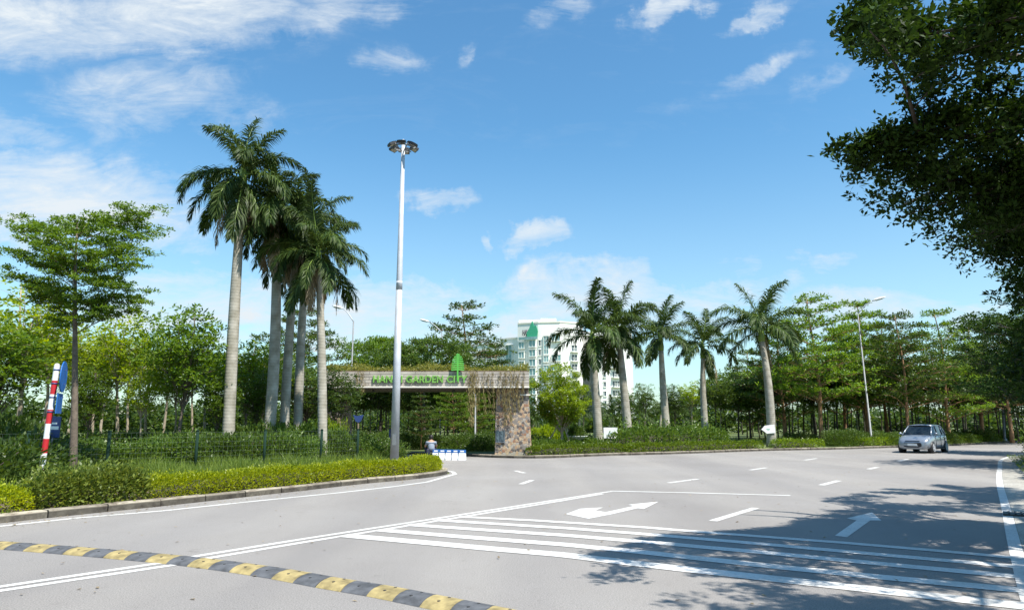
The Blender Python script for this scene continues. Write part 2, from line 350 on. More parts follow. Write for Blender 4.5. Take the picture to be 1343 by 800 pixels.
class MB:
    def __init__(s): s.v = []; s.f = []; s.m = []; s.sm = []
    def add(s, vs, fs, mi=0, smooth=False):
        o = len(s.v); s.v += [tuple(v) for v in vs]; s.f += [tuple(i + o for i in f) for f in fs]; s.m += [mi] * len(fs); s.sm += [smooth] * len(fs); return s
    def box(s, c, d, mi=0, rz=0.0, ry=0.0, rx=0.0):
        x, y, z = [q / 2 for q in d]
        vs = [Vector((a * x, b * y, e * z)) for a in (-1, 1) for b in (-1, 1) for e in (-1, 1)]
        m = Matrix.Rotation(rz, 3, 'Z') @ Matrix.Rotation(ry, 3, 'Y') @ Matrix.Rotation(rx, 3, 'X')
        vs = [m @ v + Vector(c) for v in vs]
        return s.add(vs, [(0, 1, 3, 2), (4, 6, 7, 5), (0, 4, 5, 1), (2, 3, 7, 6), (0, 2, 6, 4), (1, 5, 7, 3)], mi)
    def tube(s, pts, rad, n=8, mi=0, caps=True):
        pts = [Vector(p) for p in pts]; rad = rad if isinstance(rad, (list, tuple)) else [rad] * len(pts)
        vs = []; fs = []; prev = None
        for i, p in enumerate(pts):
            d = (pts[min(i + 1, len(pts) - 1)] - pts[max(i - 1, 0)]).normalized()
            a = prev if prev is not None else (Vector((1, 0, 0)) if abs(d.x) < .8 else Vector((0, 1, 0)))
            a = (a - d * a.dot(d)).normalized(); prev = a; b = d.cross(a)
            for k in range(n):
                t = 2 * math.pi * k / n; vs.append(p + (a * math.cos(t) + b * math.sin(t)) * rad[i])
        for i in range(len(pts) - 1):
            for k in range(n):
                k2 = (k + 1) % n; fs.append((i * n + k, i * n + k2, (i + 1) * n + k2, (i + 1) * n + k))
        if caps: fs.append(tuple(range(n))[::-1]); fs.append(tuple((len(pts) - 1) * n + k for k in range(n)))
        return s.add(vs, fs, mi, True)
    def prism(s, poly, z0, z1, mi=0):
        n = len(poly); vs = [(p[0], p[1], z0) for p in poly] + [(p[0], p[1], z1) for p in poly]
        return s.add(vs, [tuple(range(n))[::-1], tuple(range(n, 2 * n))] + [(i, (i + 1) % n, (i + 1) % n + n, i + n) for i in range(n)], mi)
    def mesh(s, name):
        me = bpy.data.meshes.new(name); me.from_pydata(s.v, [], s.f); me.polygons.foreach_set('material_index', s.m); me.polygons.foreach_set('use_smooth', s.sm); me.update(); return me
    def build(s, name, mat, parent=None, loc=None, rot=None): return link(name, s.mesh(name), mat, parent, loc, rot)

def unit(a): return a / np.maximum(np.linalg.norm(a, axis=-1, keepdims=True), 1e-9)
def leaf_mesh(name, Pt, D, Up, L, Wd, droop=0.0):
    n = len(Pt); D = unit(D); S = unit(np.cross(D, Up)); L = np.broadcast_to(L, (n,))[:, None]; Wd = np.broadcast_to(Wd, (n,))[:, None]
    U = np.cross(S, D)
    a = Pt; b = Pt + D * L * .5 + S * Wd * .5 + U * Wd * .12; c = Pt + D * L - np.array([0, 0, 1.0]) * L * droop; d = Pt + D * L * .5 - S * Wd * .5 + U * Wd * .12
    V = np.stack([a, b, c, d], 1).reshape(-1, 3)
    me = bpy.data.meshes.new(name); me.vertices.add(4 * n); me.vertices.foreach_set('co', V.astype(np.float32).ravel())
    me.loops.add(4 * n); me.loops.foreach_set('vertex_index', np.arange(4 * n, dtype=np.int32))
    me.polygons.add(n); me.polygons.foreach_set('loop_start', np.arange(0, 4 * n, 4, dtype=np.int32)); me.polygons.foreach_set('loop_total', np.full(n, 4, dtype=np.int32))
    me.update(calc_edges=True); return me
def pad_leaves(rng, pads, L, per=12, flat=.5):
    """pads: (x,y,z,rx,ry,rz,n).  Leaves gathered in small rosettes inside each flattened pad."""
    Pt, D = [], []
    for (x, y, z, rx, ry, rz, n) in pads:
        k = max(1, int(n / per)); c = unit(rng.normal(size=(k, 3))) * (rng.random((k, 1)) ** .42)
        c = c * [rx, ry, rz] + [x, y, z]
        cc = np.repeat(c, per, 0); d = unit(rng.normal(size=(k * per, 3)) * [1, 1, flat] + [0, 0, .35])
        Pt.append(cc + d * L * rng.random((k * per, 1)) * .9); D.append(d)
    Pt = np.concatenate(Pt); D = np.concatenate(D); n = len(Pt)
    up = unit(rng.normal(size=(n, 3)) * .55 + [0, 0, 1])
    return Pt, D, up, L * rng.uniform(.7, 1.3, n), L * rng.uniform(.38, .6, n)

# ------------------------------------------------------------------ ground, road, kerbs
def sheet(name, pts, z, mat, sub=None):
    me = bpy.data.meshes.new(name); me.from_pydata([(p[0], p[1], z) for p in pts], [], [tuple(range(len(pts)))]); me.update()
    if me.polygons[0].normal.z < 0: me.flip_normals()
    return tag(link(name, me, mat), kind='structure')
sheet('ground', [(-900, -300), (900, -300), (900, 1500), (-900, 1500)], -0.02, 'lawn')

def smooth_line(pts, n=4):
    P_ = [Vector((p[0], p[1])) for p in pts]; out = []; T_ = []
    for i in range(len(P_)):
        a = P_[max(i - 1, 0)]; b = P_[i]; c = P_[min(i + 1, len(P_) - 1)]; d0 = max((b - a).length, 1e-6); d1 = max((c - b).length, 1e-6)
        if i == 0: T_.append((c - b) / d1)
        elif i == len(P_) - 1: T_.append((b - a) / d0)
        else: T_.append(((b - a) / d0 * d1 + (c - b) / d1 * d0) / (d0 + d1))
    for i in range(len(P_) - 1):
        p, q = P_[i], P_[i + 1]; L = (q - p).length
        for k in range(n):
            t = k / n; t2 = t * t; t3 = t2 * t
            out.append(p * (2 * t3 - 3 * t2 + 1) + T_[i] * L * (t3 - 2 * t2 + t) + q * (3 * t2 - 2 * t3) + T_[i + 1] * L * (t3 - t2))
    out.append(P_[-1]); return out
g2 = lambda a, b: tuple(G(a, b)[:2])
left_edge = smooth_line([(-22, -12), (-15, .6), g2(0, 686), g2(100, 675), g2(190, 666), g2(300, 654), g2(400, 643), g2(480, 634), g2(540, 628.5), g2(570, 625), (-2.05, 23.2), (-2.6, 24.6), (-4.0, 27.6), (-6.2, 30.6), (-9.2, 32.6), (-14, 33.4), (-40, 34.5)], 5)
far_edge = smooth_line([(-40, 42), (-12, 38.6), (-6, 37.0), (-2.6, 35.0), (-1.2, 33.4), g2(690, 601), g2(800, 597.5), g2(880, 595.5), g2(1010, 591), g2(1090, 589.5), g2(1170, 587), g2(1242, 584.5), g2(1335, 579.5), (64, 76), (120, 112)], 5)
right_edge = smooth_line([(-7, -12), (2.4, 3.0), g2(1340, 722), g2(1325, 668), g2(1315, 635), (17.4, 25.0), (23.8, 33.6), (31, 40.3), (42, 48.5), (60, 60.5), (122, 100)], 5)
road_poly = [tuple(p) for p in left_edge] + [tuple(p) for p in far_edge] + [tuple(p) for p in reversed(right_edge)]
sheet('road', road_poly, 0.0, 'asphalt')
def offset(line, d):
    out = []
    for i, p in enumerate(line):
        a = line[max(i - 1, 0)]; b = line[min(i + 1, len(line) - 1)]; t = (b - a).normalized(); out.append(p + Vector((-t.y, t.x)) * d)
    return out
def resample(line, step):
    pts = [line[0].copy()]; acc = 0; out = [line[0].copy()]
    for a, b in zip(line[:-1], line[1:]):
        L = (b - a).length; t = step - acc
        while t <= L: out.append(a + (b - a) * (t / L)); t += step
        acc = (acc + L) % step if L < step - acc or True else acc
        acc = L - (t - step) if t - step >= 0 else acc
    return out
def kerb(name, line, side, w=.24, h=.13, step=1.0):
    rng = random.Random(5); pts = resample(line, step); mb = MB()
    for a, b in zip(pts[:-1], pts[1:]):
        if a.length > 75: continue
        t = (b - a).normalized(); nrm = Vector((-t.y, t.x)) * side; e = .012; dz = rng.uniform(-.008, .008); dj = nrm * rng.uniform(-.012, .012)
        a2 = a + t * e + dj; b2 = b - t * e + dj; bev = .025
        prof = [(0, -.03), (0, h - bev), (bev, h), (w, h), (w, -.03)]
        vs = [(q.x + nrm.x * o, q.y + nrm.y * o, z + (dz if z > 0 else 0)) for q in (a2, b2) for (o, z) in prof]
        mb.add(vs, [(i, (i + 1) % 5, (i + 1) % 5 + 5, i + 5) for i in range(5)] + [(4, 3, 2, 1, 0), (5, 6, 7, 8, 9)])
    return tag(mb.build(name, 'kerb'), kind='structure')
kerb('kerb', left_edge, 1)
kerb('kerb', far_edge, 1)
gut = offset(right_edge, -.72)
kerb('kerb', gut, -1)
verge_z = .105
sheet('verge', [tuple(p) for p in offset(left_edge, .2)] + [(-300, 34.7), (-300, -12)], verge_z, 'soil')
sheet('verge', [tuple(p) for p in offset(far_edge, .2)] + [(900, 600), (900, 900), (-900, 900), (-900, 42.2)], verge_z, 'lawn')
sheet('verge', [tuple(p) for p in offset(gut, -.2)] + [(700, 60), (300, -12)], verge_z, 'soil')
mbg = MB(); n = len(right_edge); ro = offset(right_edge, -.02)
mbg.add([(p.x, p.y, .004) for p in ro] + [(p.x, p.y, .02) for p in offset(right_edge, -.73)], [(i, i + n, i + n + 1, i + 1) for i in range(n - 1)])
tag(mbg.build('gutter', 'concrete'), kind='structure')

# painted markings
def strip(mb, pts, w, z=.004):
    pts = [Vector((p[0], p[1])) for p in pts]; L_ = offset(pts, w / 2); R_ = offset(pts, -w / 2); n = len(pts)
    mb.add([(p.x, p.y, z) for p in L_] + [(p.x, p.y, z) for p in R_], [(i, i + n, i + n + 1, i + 1) for i in range(n - 1)])
def marking(name, plist, w=None, z=.004):
    mb = MB()
    if w: strip(mb, [g2(*p) for p in plist], w, z)
    else: mb.add([(*g2(*p), z) for p in plist], [tuple(range(len(plist)))])
    me = mb.mesh(name)
    for pl in me.polygons:
        if pl.normal.z < 0: pl.flip()
    return tag(link(name, me, 'road_paint'), kind='structure')
marking('road_marking', [(-60, 779), (0, 769.3), (218, 737), (262, 728.5), (400, 706.3), (530, 686.3), (660, 666.3), (740, 653.8), (801, 644.3)], .11)
marking('road_marking', [(-60, 786), (0, 774.7), (225, 741.2), (270, 732.5), (400, 710.7), (530, 690), (601, 678.5), (700, 662.5), (790, 647.6)], .11)
marking('road_marking', [(800, 643.9), (900, 646), (1036.5, 649.8)], .15, .0055)
for pl, w in (([(601, 677.6), (700, 682.5), (850, 692), (950, 700), (1103, 711.6), (1220, 721.5), (1338, 732), (1420, 740)], .2),
              ([(571, 682), (650, 687), (740, 692.5), (850, 700.8), (1000, 713.5), (1150, 727), (1342, 744), (1420, 752)], .23),
              ([(534, 688), (650, 696), (740, 702), (850, 711), (1000, 724.5), (1150, 739), (1343, 757), (1420, 765)], .25),
              ([(497, 695), (600, 703.5), (740, 714.2), (850, 725), (1000, 741.5), (1150, 756.5), (1343, 774.5), (1420, 782)], .27),
              ([(450, 702), (560, 711.8), (648, 720), (735, 727.3), (850, 741), (1000, 757.5), (1150, 774), (1343, 795), (1420, 804)], .30)):
    marking('road_marking', pl, w, .0062)
for a, b, w in (((935, 683), (991, 666), .15), ((1077, 636), (1100, 630.2), .17), ((1139, 615), (1151, 612.6), .17), ((1178, 604.6), (1191, 602), .17), ((877, 633), (915, 628), .15),
                ((984, 616.2), (1005, 613.2), .15), ((1055, 603.3), (1071, 601), .15), ((676, 617.2), (688, 620.2), .15), ((683, 634.7), (698, 629.5), .15)):
    marking('road_marking', [a, b], w)
marking('road_marking', [(-50, 696), (0, 690), (100, 679.3), (214, 669.7), (330, 657.5), (450, 645.5), (520, 637.5), (560, 632), (583, 625.5), (597, 621.6), (594, 618.6), (575, 616)], .13)
strip_m = MB(); strip(strip_m, [tuple(p) for p in offset(right_edge, .06)][1:], .15, .0055); me_ = strip_m.mesh('road_marking')
for pl in me_.polygons:
    if pl.normal.z < 0: pl.flip()
tag(link('road_marking', me_, 'road_paint'), kind='structure')
marking('road_arrow', [(742, 674.0), (761, 667), (791, 665.3), (781, 669.2), (794, 671.6), (832, 663.3), (824, 661.6), (863.5, 657.8), (844.5, 667.2), (836, 666.4), (800, 674.6), (772, 680)])
marking('road_arrow', [(1095, 702.3), (1123.5, 682.3), (1110.5, 679.7), (1143.7, 671.8), (1156, 682.6), (1141.5, 682.4), (1111, 704.4)])

# ------------------------------------------------------------------ speed bump of rubber blocks
def speed_bump():
    ln = [Vector(g2(*p)) for p in ((-300, 697), (0, 715.5), (127, 725.5), (255, 737.5), (369, 753.3), (450, 768), (497, 775.5), (568, 789.5), (640, 804))]
    d = (ln[-1] - ln[-2]).normalized(); ln += [ln[-1] + d * .9, ln[-1] + d * 2.0, ln[-1] + d * 3.4]
    pts = resample(smooth_line(ln, 4), .34); t = thing('speed_bump', 'yellow and dark grey striped rubber speed bump across the near lanes', 'speed bump', (pts[0].x, pts[0].y, 0))
    o0 = Vector((pts[0].x, pts[0].y)); k = 0
    offs = [(-.20, 0), (-.185, .012), (-.13, .032), (-.06, .044), (.06, .044), (.13, .032), (.185, .012), (.20, 0)]
    for i in range(len(pts) - 1):
        a, b = pts[i] - o0, pts[i + 1] - o0; dd = (b - a).normalized(); nn = Vector((-dd.y, dd.x)); mb = MB(); vs = []
        for q in (a + dd * .003, b - dd * .003):
            for (o, z) in offs: vs.append((q.x + nn.x * o - dd.x * o * .28, q.y + nn.y * o - dd.y * o * .28, z + .002))
        m = len(offs)
        mb.add(vs, [(j, j + m, j + m + 1, j + 1) for j in range(m - 1)], 0, True); mb.add([vs[j] for j in range(m)], [tuple(range(m))]); mb.add([vs[j + m] for j in range(m)], [tuple(range(m))[::-1]])
        for so_ in (-.07, .07):                                   # bolts
            c = (a + b) / 2 + nn * so_
            mb.tube([(c.x, c.y, .038), (c.x, c.y, .047)], .016, 8, 1)
        me = mb.mesh('rubber_block'); link('rubber_block', me, ['bump_yellow' if i % 2 else 'bump_black', 'rubber'], t)
speed_bump()

# ------------------------------------------------------------------ trees
def limb_path(a, b, sag, rng, n=5):
    a, b = np.array(a, float), np.array(b, float); out = []
    L = np.linalg.norm(b - a); j = rng.normal(size=3) * L * .03
    for i in range(n + 1):
        t = i / n; p = a + (b - a) * t; p[2] += sag * L * math.sin(math.pi * t); p += j * math.sin(math.pi * t); out.append(p)
    return out
def tree_mesh(seed, H, tr, limbs, L, leaves, bark, wob=.15, top=None, boughs=None, lr=.42, padr=.42, thick=.10, lean=(0, 0), sag=.04, sub=3, flat=.5, density=1.0, prune=None):
    """limbs: list of (z_start, tip(x,y,z)); foliage sits in flattened pads along the outer part of each limb and its twigs."""
    rng = np.random.default_rng(seed); mb = MB(); pads = []
    th = top or H; ph = rng.random() * 6
    def axis(z): return np.array([lean[0] * z + wob * math.sin(z * .7 + ph) * z / H, lean[1] * z + wob * math.cos(z * .6 + ph) * z / H, z])
    n = 9; zs = [th * i / n for i in range(n + 1)]; off = axis(0)
    mb.tube([axis(z) - off for z in zs], [tr * (1.25 if i == 0 else 1) * (1 - .82 * (i / n) ** 1.15) for i in range(n + 1)], 8)
    for bp_ in boughs or []:
        m_ = len(bp_); mb.tube(bp_, [tr * .5 * (1 - .85 * i / (m_ - 1)) for i in range(m_)], 7, caps=False)
    total = sum(math.dist(l[1], axis(l[0])) for l in limbs) * (.45 if boughs else 1)
    for (z0, tip) in limbs:
        a = axis(z0) - off; tip = np.array(tip, float)
        if boughs:
            cand = [q for bp_ in boughs for q in bp_[1:]] + [a]; cand = [q for q in cand if q[2] < tip[2] + .5] or cand
            a = min((np.array(q, float) for q in cand), key=lambda q: np.linalg.norm(q - tip))
        Lg = np.linalg.norm(tip - a)
        r0 = max(.012, tr * lr * min(1, Lg / 2.2) * (1 - .5 * z0 / H))
        if prune and not prune(np.array([tip]), rng)[0]: continue
        path = limb_path(a, tip, sag, rng); mb.tube(path, [r0 * (1 - .8 * i / 5) for i in range(6)], 5, caps=False)
        if prune and not prune(np.array([tip]), rng)[0]: continue
        d = unit(tip - a); side = unit(np.cross(d, [0, 0, 1]))
        quota = leaves * density * Lg / total; parts = []
        for t in (.42, .6, .78, 1.0):
            parts.append((path[min(5, int(round(t * 5)))], t))
        for q in range(sub):
            for sgn in (-1, 1):
                t = rng.uniform(.35, .95); base = path[int(t * 5)]
                e = base + (d * .5 + side * sgn) * Lg * padr * rng.uniform(.5, .95) * (1.15 - .5 * t) + [0, 0, rng.uniform(-.02, .08) * Lg]
                if prune and not prune(np.array([e]), rng)[0]: continue
                mb.tube([base, (base + e) / 2 + [0, 0, .03 * Lg], e], [r0 * .4, r0 * .3, r0 * .15], 4, caps=False); parts.append((e, t))
        wsum = len(parts)
        for (p, t) in parts:
            rr = Lg * padr * rng.uniform(.38, .62); rr = max(rr, .22)
            pads.append((p[0], p[1], p[2] + rr * thick * .5, rr, rr, max(rr * thick, L * .5), quota / wsum))
    tm = mb.mesh('trunk'); arr = pad_leaves(rng, pads, L, flat=flat)
    if prune: keep = prune(arr[0], rng); arr = [a_[keep] for a_ in arr]
    lm = leaf_mesh('crown', *arr)
    return tm, lm
def layered_limbs(seed, H, z0, Rmax, tiers, nb=6, rise=.10, shape=None):
    rng = np.random.default_rng(seed + 1000); out = []
    for i in range(tiers):
        f = i / max(1, tiers - 1); z = z0 + (H - z0) * f ** .92 * .96
        rr = Rmax * (shape(f) if shape else (1 - .78 * f ** 1.6)) * rng.uniform(.85, 1.1); a0 = rng.random() * 6.28
        m = nb if f < .8 else max(3, nb - 2)
        for k in range(m):
            az = a0 + 6.283 * k / m + rng.normal() * .22; r = rr * rng.uniform(.65, 1.15)
            out.append((max(.5, z - r * rise * 1.5), (math.cos(az) * r, math.sin(az) * r, z + r * rise + rng.normal() * .08)))
    return out
def round_limbs(seed, H, z0, Rx, n, low=.25):
    rng = np.random.default_rng(seed + 2000); out = []
    zc = (z0 + H) / 2; hz = (H - z0) / 2
    for k in range(n):
        u = -low + (1 + low) * ((k + .5) / n); az = k * 2.4 + rng.normal() * .3; rr = math.sqrt(max(0, 1 - u * u)) * Rx * rng.uniform(.72, 1.1)
        z = zc + u * hz * .92 * rng.uniform(.9, 1.05); out.append((max(z0 * .8, z0 + (z - z0) * .25), (math.cos(az) * rr, math.sin(az) * rr, z)))
    return out
def make_tree(name, label, cat, meshes, bark, leaf, loc, rotz=0, group=None):
    t = thing(name, label, cat, loc, rotz, group); link('trunk', meshes[0], bark, t); link('crown', meshes[1], leaf, t); return t

# --- tall layered tree on the left verge, limbs traced pad by pad
def hero_left():
    Y = 17.7; base = W(95, Y, .1); top_z = Zof(276, Y)
    tips = [(5, 292, 0), (30, 286, .5), (65, 300, -.4), (78, 288, .9), (190, 284, .2), (205, 276, -.3), (150, 290, 1.0), (120, 282, -.9), (208, 303, .3), (178, 312, -.8), (140, 308, 1.1), (15, 330, .4), (48, 322, -.9),
            (60, 338, 1.0), (198, 335, .1), (170, 342, -.9), (150, 330, 1.0), (10, 354, -.2), (40, 366, .6), (62, 358, -1.0), (80, 348, 1.1), (160, 362, .5), (140, 372, -.8), (195, 384, .2), (165, 378, -.7), (190, 398, -.3), (150, 392, .9),
            (70, 386, -.6), (60, 378, .7), (75, 410, .3), (130, 408, -.3), (110, 300, .3), (95, 318, -1.2), (112, 345, 1.3)]
    limbs = []
    for (px, py, dy) in tips:
        p = P(px, py, Y + dy) - base; r = math.hypot(p.x, p.y); limbs.append((max(1.6, p.z - .15 - r * .38), (p.x, p.y, p.z)))
    lean = (P(100, 400, Y).x - base.x) / (P(100, 400, Y).z)
    me = tree_mesh(11, top_z, .10, limbs, .072, 52000, 'bark', wob=.05, top=top_z - .4, padr=.31, thick=.15, lr=.25, lean=(lean, 0), sag=-.03, sub=3)
    make_tree('layered_tree', 'slender dark trunked tree with flat spreading tiers of foliage rising beside the striped pole', 'tree', me, 'bark', 'leaf_mid', base)
hero_left()

# --- the big dark tree overhanging the road on the right
def hero_right():
    base = Vector((9.6, 8.6, .1)); limbs = []
    tips = [(1097, 35, 6.2), (1110, 60, 6.6), (1130, 15, 6.8), (1150, 75, 7.2), (1165, 110, 7.6), (1185, 140, 7.9), (1140, 40, 5.9), (1180, 60, 6.6), (1205, 105, 7.2), (1200, 160, 8.2), (1215, 30, 6.4),
            (1090, 205, 8.4), (1098, 188, 8.7), (1110, 230, 8.6), (1118, 255, 8.9), (1135, 270, 9.2), (1150, 190, 8.6), (1160, 240, 9.0), (1180, 285, 9.4), (1175, 215, 8.4), (1210, 300, 9.8), (1235, 315, 10.2),
            (1220, 200, 8.5), (1240, 250, 9.0), (1260, 330, 10.5), (1285, 350, 10.8), (1250, 60, 7.0), (1260, 140, 7.8), (1290, 200, 8.6), (1300, 100, 7.6), (1320, 280, 9.6), (1310, 20, 7.0), (1335, 150, 8), (1325, 330, 10.4), (1280, 290, 9.6), (1230, 120, 7.6), (1265, 190, 8.2),(1200, 240, 8.6),(1270, 10, 6.6),(1300, 240, 9.0),(1325, 385, 10),(1338, 400, 9.4),(1332, 430, 10.2),(1350, 450, 9.2),(1342, 480, 10),(1355, 510, 9.6),(1330, 470, 10.4),(1335, 500, 10.2),(1340, 535, 10.0),(1325, 410, 10.0),(1120, 95, 6.9),(1108, 25, 6.4),(1345, 350, 9.5),(1318, 350, 10.2)]
    SB = ((3, -1.2), (5, -.3), (6.5, .3), (8.3, 1.0), (9.8, .9), (10.4, 2.6), (11, 4.0), (13.6, 6.2), (15.8, 7.4), (18, 9.6), (22, 13))
    def lit(q): return q[0] - SUN_A * q[2] < np.interp(q[1] - SUN_B * q[2], [a_ for a_, _ in SB], [b_ for _, b_ in SB]) + .25
    for (px, py, Y) in tips:
        for dY in (0, -.4, -.8, -1.2, -1.6):
            if not lit(P(px, py, Y + dY)): Y = Y + dY; break
        p = P(px, py, Y) - base; limbs.append((min(7.2, max(2.6, p.z - 1.2)), tuple(p)))
    rng = np.random.default_rng(7)
    EDGE = ((-200, 1110), (0, 1128), (35, 1100), (75, 1118), (100, 1158), (140, 1190), (168, 1188), (180, 1132), (205, 1094), (260, 1120), (285, 1150), (300, 1205), (330, 1245), (360, 1280), (400, 1306), (440, 1312), (520, 1322), (570, 1336), (590, 1420))
    def outside(q):                                              # keeps boughs out of the open sky left of the crown
        if q[1] < .5: return False
        k_ = (q[2] - CAMH) / q[1]; v_ = (k_ * CP - SP) / (CP + k_ * SP); t_ = q[1] / (CP - v_ * SP); px_, py_ = 671.5 + 900 * q[0] / t_, 400 - 900 * v_
        if py_ < -60: return False
        e_ = np.interp(py_, [a_ for a_, _ in EDGE], [b_ for _, b_ in EDGE]); return px_ < e_ + 900 * .36 / t_ or py_ > 430
    for k in range(26):                                          # the rest of the crown, outside the frame
        az = rng.uniform(-2.2, 1.9); r = rng.uniform(2.5, 5.5); q = (math.cos(az) * r, math.sin(az) * r, rng.uniform(4.6, 8.6))
        if not outside(np.array(q) + np.array(base)) and not lit(np.array(q) + np.array(base)): limbs.append((rng.uniform(3.5, 6.5), q))
    for (x, y, z) in [(3.0, 4.8, 5.4), (2.6, 5.8, 6.0), (4.2, 4.0, 5.6), (5.0, 5.0, 6.4), (4.0, 6.4, 6.8), (9.0, 13.6, 5.2), (8.4, 12.6, 5.6), (10.2, 14.0, 5.0)]:
        if not outside((x, y, z)) and not lit((x, y, z)): limbs.append((4.6, (x - base.x, y - base.y, z)))
    bo = []
    for z0, q in ((3.6, (4.9, 7.8, 5.0)), (4.2, (5.6, 8.6, 5.0)), (4.6, (4.3, 6.4, 5.5)), (5.2, (5.6, 5.2, 6.2)), (5.0, (6.2, 10.6, 5.0)), (6.0, (5.6, 7.6, 7.0)), (4.4, (8.6, 12.6, 5.0)), (6.4, (7.6, 10.4, 7.4)), (4.6, (13.2, 10.6, 6.0)), (5.0, (12.0, 5.4, 6.2)), (5.6, (9.4, 4.2, 6.6)), (4.8, (7.4, 4.4, 5.8)), (5.4, (8.4, 6.0, 6.6)), (5.2, (6.4, 3.6, 5.8))):
        a_ = np.array([0, 0, z0]); b_ = np.array(q) - np.array(base); bo.append([a_ + (b_ - a_) * f + np.array([0, 0, .5 * math.sin(3.14 * f)]) + rng.normal(size=3) * .12 * (0 < f < 1) for f in (0, .2, .4, .6, .8, 1)])
    for k in range(190):
        b_ = bo[k % len(bo)]; q = b_[rng.integers(2, 6)] + rng.normal(size=3) * [1.1, 1.1, .75]
        wq = q + np.array(base)
        if wq[1] > 3 and wq[2] < 9.0 and not outside(wq) and not lit(wq): limbs.append((4.5, tuple(q)))
    def prune(A, rg):                                            # crown cut to its outline, and so its shadow misses the sunlit road
        Q = A + np.array(base); n = len(Q); k_ = (Q[:, 2] - CAMH) / np.maximum(Q[:, 1], .3); v_ = (k_ * CP - SP) / (CP + k_ * SP); t_ = Q[:, 1] / (CP - v_ * SP)
        px_ = 671.5 + 900 * Q[:, 0] / t_; py_ = 400 - 900 * v_; e_ = np.interp(py_, [a_ for a_, _ in EDGE], [b_ for _, b_ in EDGE])
        wob_ = 16 * np.sin(Q[:, 2] * 6 + Q[:, 1] * 4) + 14 * np.sin(Q[:, 1] * 11 + Q[:, 2] * 15) + 9 * np.sin(Q[:, 0] * 31 + Q[:, 2] * 27) + rg.normal(size=n) * 7; ok = (Q[:, 1] < .4) | (py_ < -25) | (px_ > e_ + wob_)
        sh = Q[:, 0] - SUN_A * Q[:, 2] - np.interp(Q[:, 1] - SUN_B * Q[:, 2], [a_ for a_, _ in SB], [b_ for _, b_ in SB])
        return ok & (sh > -.25 + .35 * np.sin(Q[:, 1] * 4 + Q[:, 2] * 3) + rg.normal(size=n) * .12)
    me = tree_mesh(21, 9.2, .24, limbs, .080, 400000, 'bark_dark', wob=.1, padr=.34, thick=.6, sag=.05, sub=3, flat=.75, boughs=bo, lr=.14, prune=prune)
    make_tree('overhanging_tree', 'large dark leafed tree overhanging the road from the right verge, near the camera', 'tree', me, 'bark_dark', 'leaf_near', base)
hero_right()

# --- species
LAY = [tree_mesh(31 + i, 8, .12, layered_limbs(31 + i, 8, (2.6, 1.7, 2.2)[i], 3.2 - .2 * i, 8 + i % 2, 6, shape=lambda f: 1 - .72 * f ** 1.9), .16, 17000, 'bark_red', padr=.44, thick=.24, wob=.18, lr=.28) for i in range(3)]
UMB = [tree_mesh(41 + i, 6, .12, layered_limbs(41 + i, 6, 3.6, 3.6, 4, 7, shape=lambda f: (.8, 1, .85, .4)[min(3, int(f * 3.99))]), .17, 22000, 'bark_dark', padr=.44, thick=.36, lr=.3) for i in range(2)]
BRO = [tree_mesh(51 + i, 6, .075, round_limbs(51 + i, 6, (2.4, 1.5, 2.7)[i], (1.45, 1.1, 1.3)[i], (15, 20, 13)[i]), .155, (4600, 8500, 3900)[i], 'bark_pale', padr=(.42, .5, .42)[i], thick=(.3, .6, .3)[i], flat=.5, wob=.35) for i in range(3)]
SLIM = [tree_mesh(61 + i, 5.5, .05, round_limbs(61 + i, 5.5, 2.0, 1.35, 12), .2, 4200, 'bark_dark', padr=.5, thick=.5, wob=.25) for i in range(3)]
SH = []
def shrub_mesh(seed, n, L, rx=1, rz=.75, spike=0.0):
    rng = np.random.default_rng(seed); d = unit(rng.normal(size=(n, 3))); d[:, 2] = np.abs(d[:, 2]); rad = rng.random((n, 1)) ** .3
    bump = 1 + .18 * np.sin(d[:, :1] * 5 + seed) * np.cos(d[:, 1:2] * 6 + seed) + .1 * np.sin(d[:, 2:] * 9 + seed)
    p = d * rad * bump * [rx, rx, rz]; p[:, 2] += .02
    dd = unit(d + rng.normal(size=(n, 3)) * .7 + [0, 0, .3]); up = unit(rng.normal(size=(n, 3)) * .5 + [0, 0, 1])
    return leaf_mesh('foliage', p, dd, up, L * rng.uniform(.7, 1.4, n), L * rng.uniform(.3, .55, n))
SHM = [shrub_mesh(70 + i, 5600, .085, 1, .8) for i in range(3)]
def stems_mesh(seed):
    rng = random.Random(seed); mb = MB()
    for k in range(9):
        a = rng.random() * 6.28; r = rng.uniform(.3, .75); mb.tube([(0.05 * math.cos(a), .05 * math.sin(a), 0), (r * .5 * math.cos(a), r * .5 * math.sin(a), .35), (r * math.cos(a), r * math.sin(a), .62)], [.022, .015, .006], 5)
    return mb.mesh('stem')
STM = stems_mesh(3)
def make_shrub(i, leaf, label, loc, s, group=None, rz=0.0, cat='shrub', name='shrub'):
    t = thing(name, label, cat, loc, rz, group); t.scale = s
    m = SHM[i % 3].copy(); o = link('foliage', m, leaf, t); link('stem', STM.copy(), 'bark_dark', t); return t
protos = {}
def place(kind, meshes, i, bark, leaf, px, Y, top_py, H, label, group, name='tree', cat='tree', wid=1.0, z0=.1, rz=None):
    key = (kind, i, leaf); loc = W(px, Y, z0); h = Zof(top_py, Y) - z0; s = h / H; rz = rz if rz is not None else (px * 1.7) % 6.28
    if key not in protos:
        m = meshes[i]; m = (m[0].copy(), m[1].copy()); t = make_tree(name, label, cat, m, bark, leaf, loc, rz, group); t.scale = (s * wid, s * wid, s); protos[key] = t; return t
    t = dup(protos[key], loc, rz, (s * wid, s * wid, s), label, None)
    if group: t['group'] = group
    elif 'group' in t: del t['group']
    t.name = name; return t

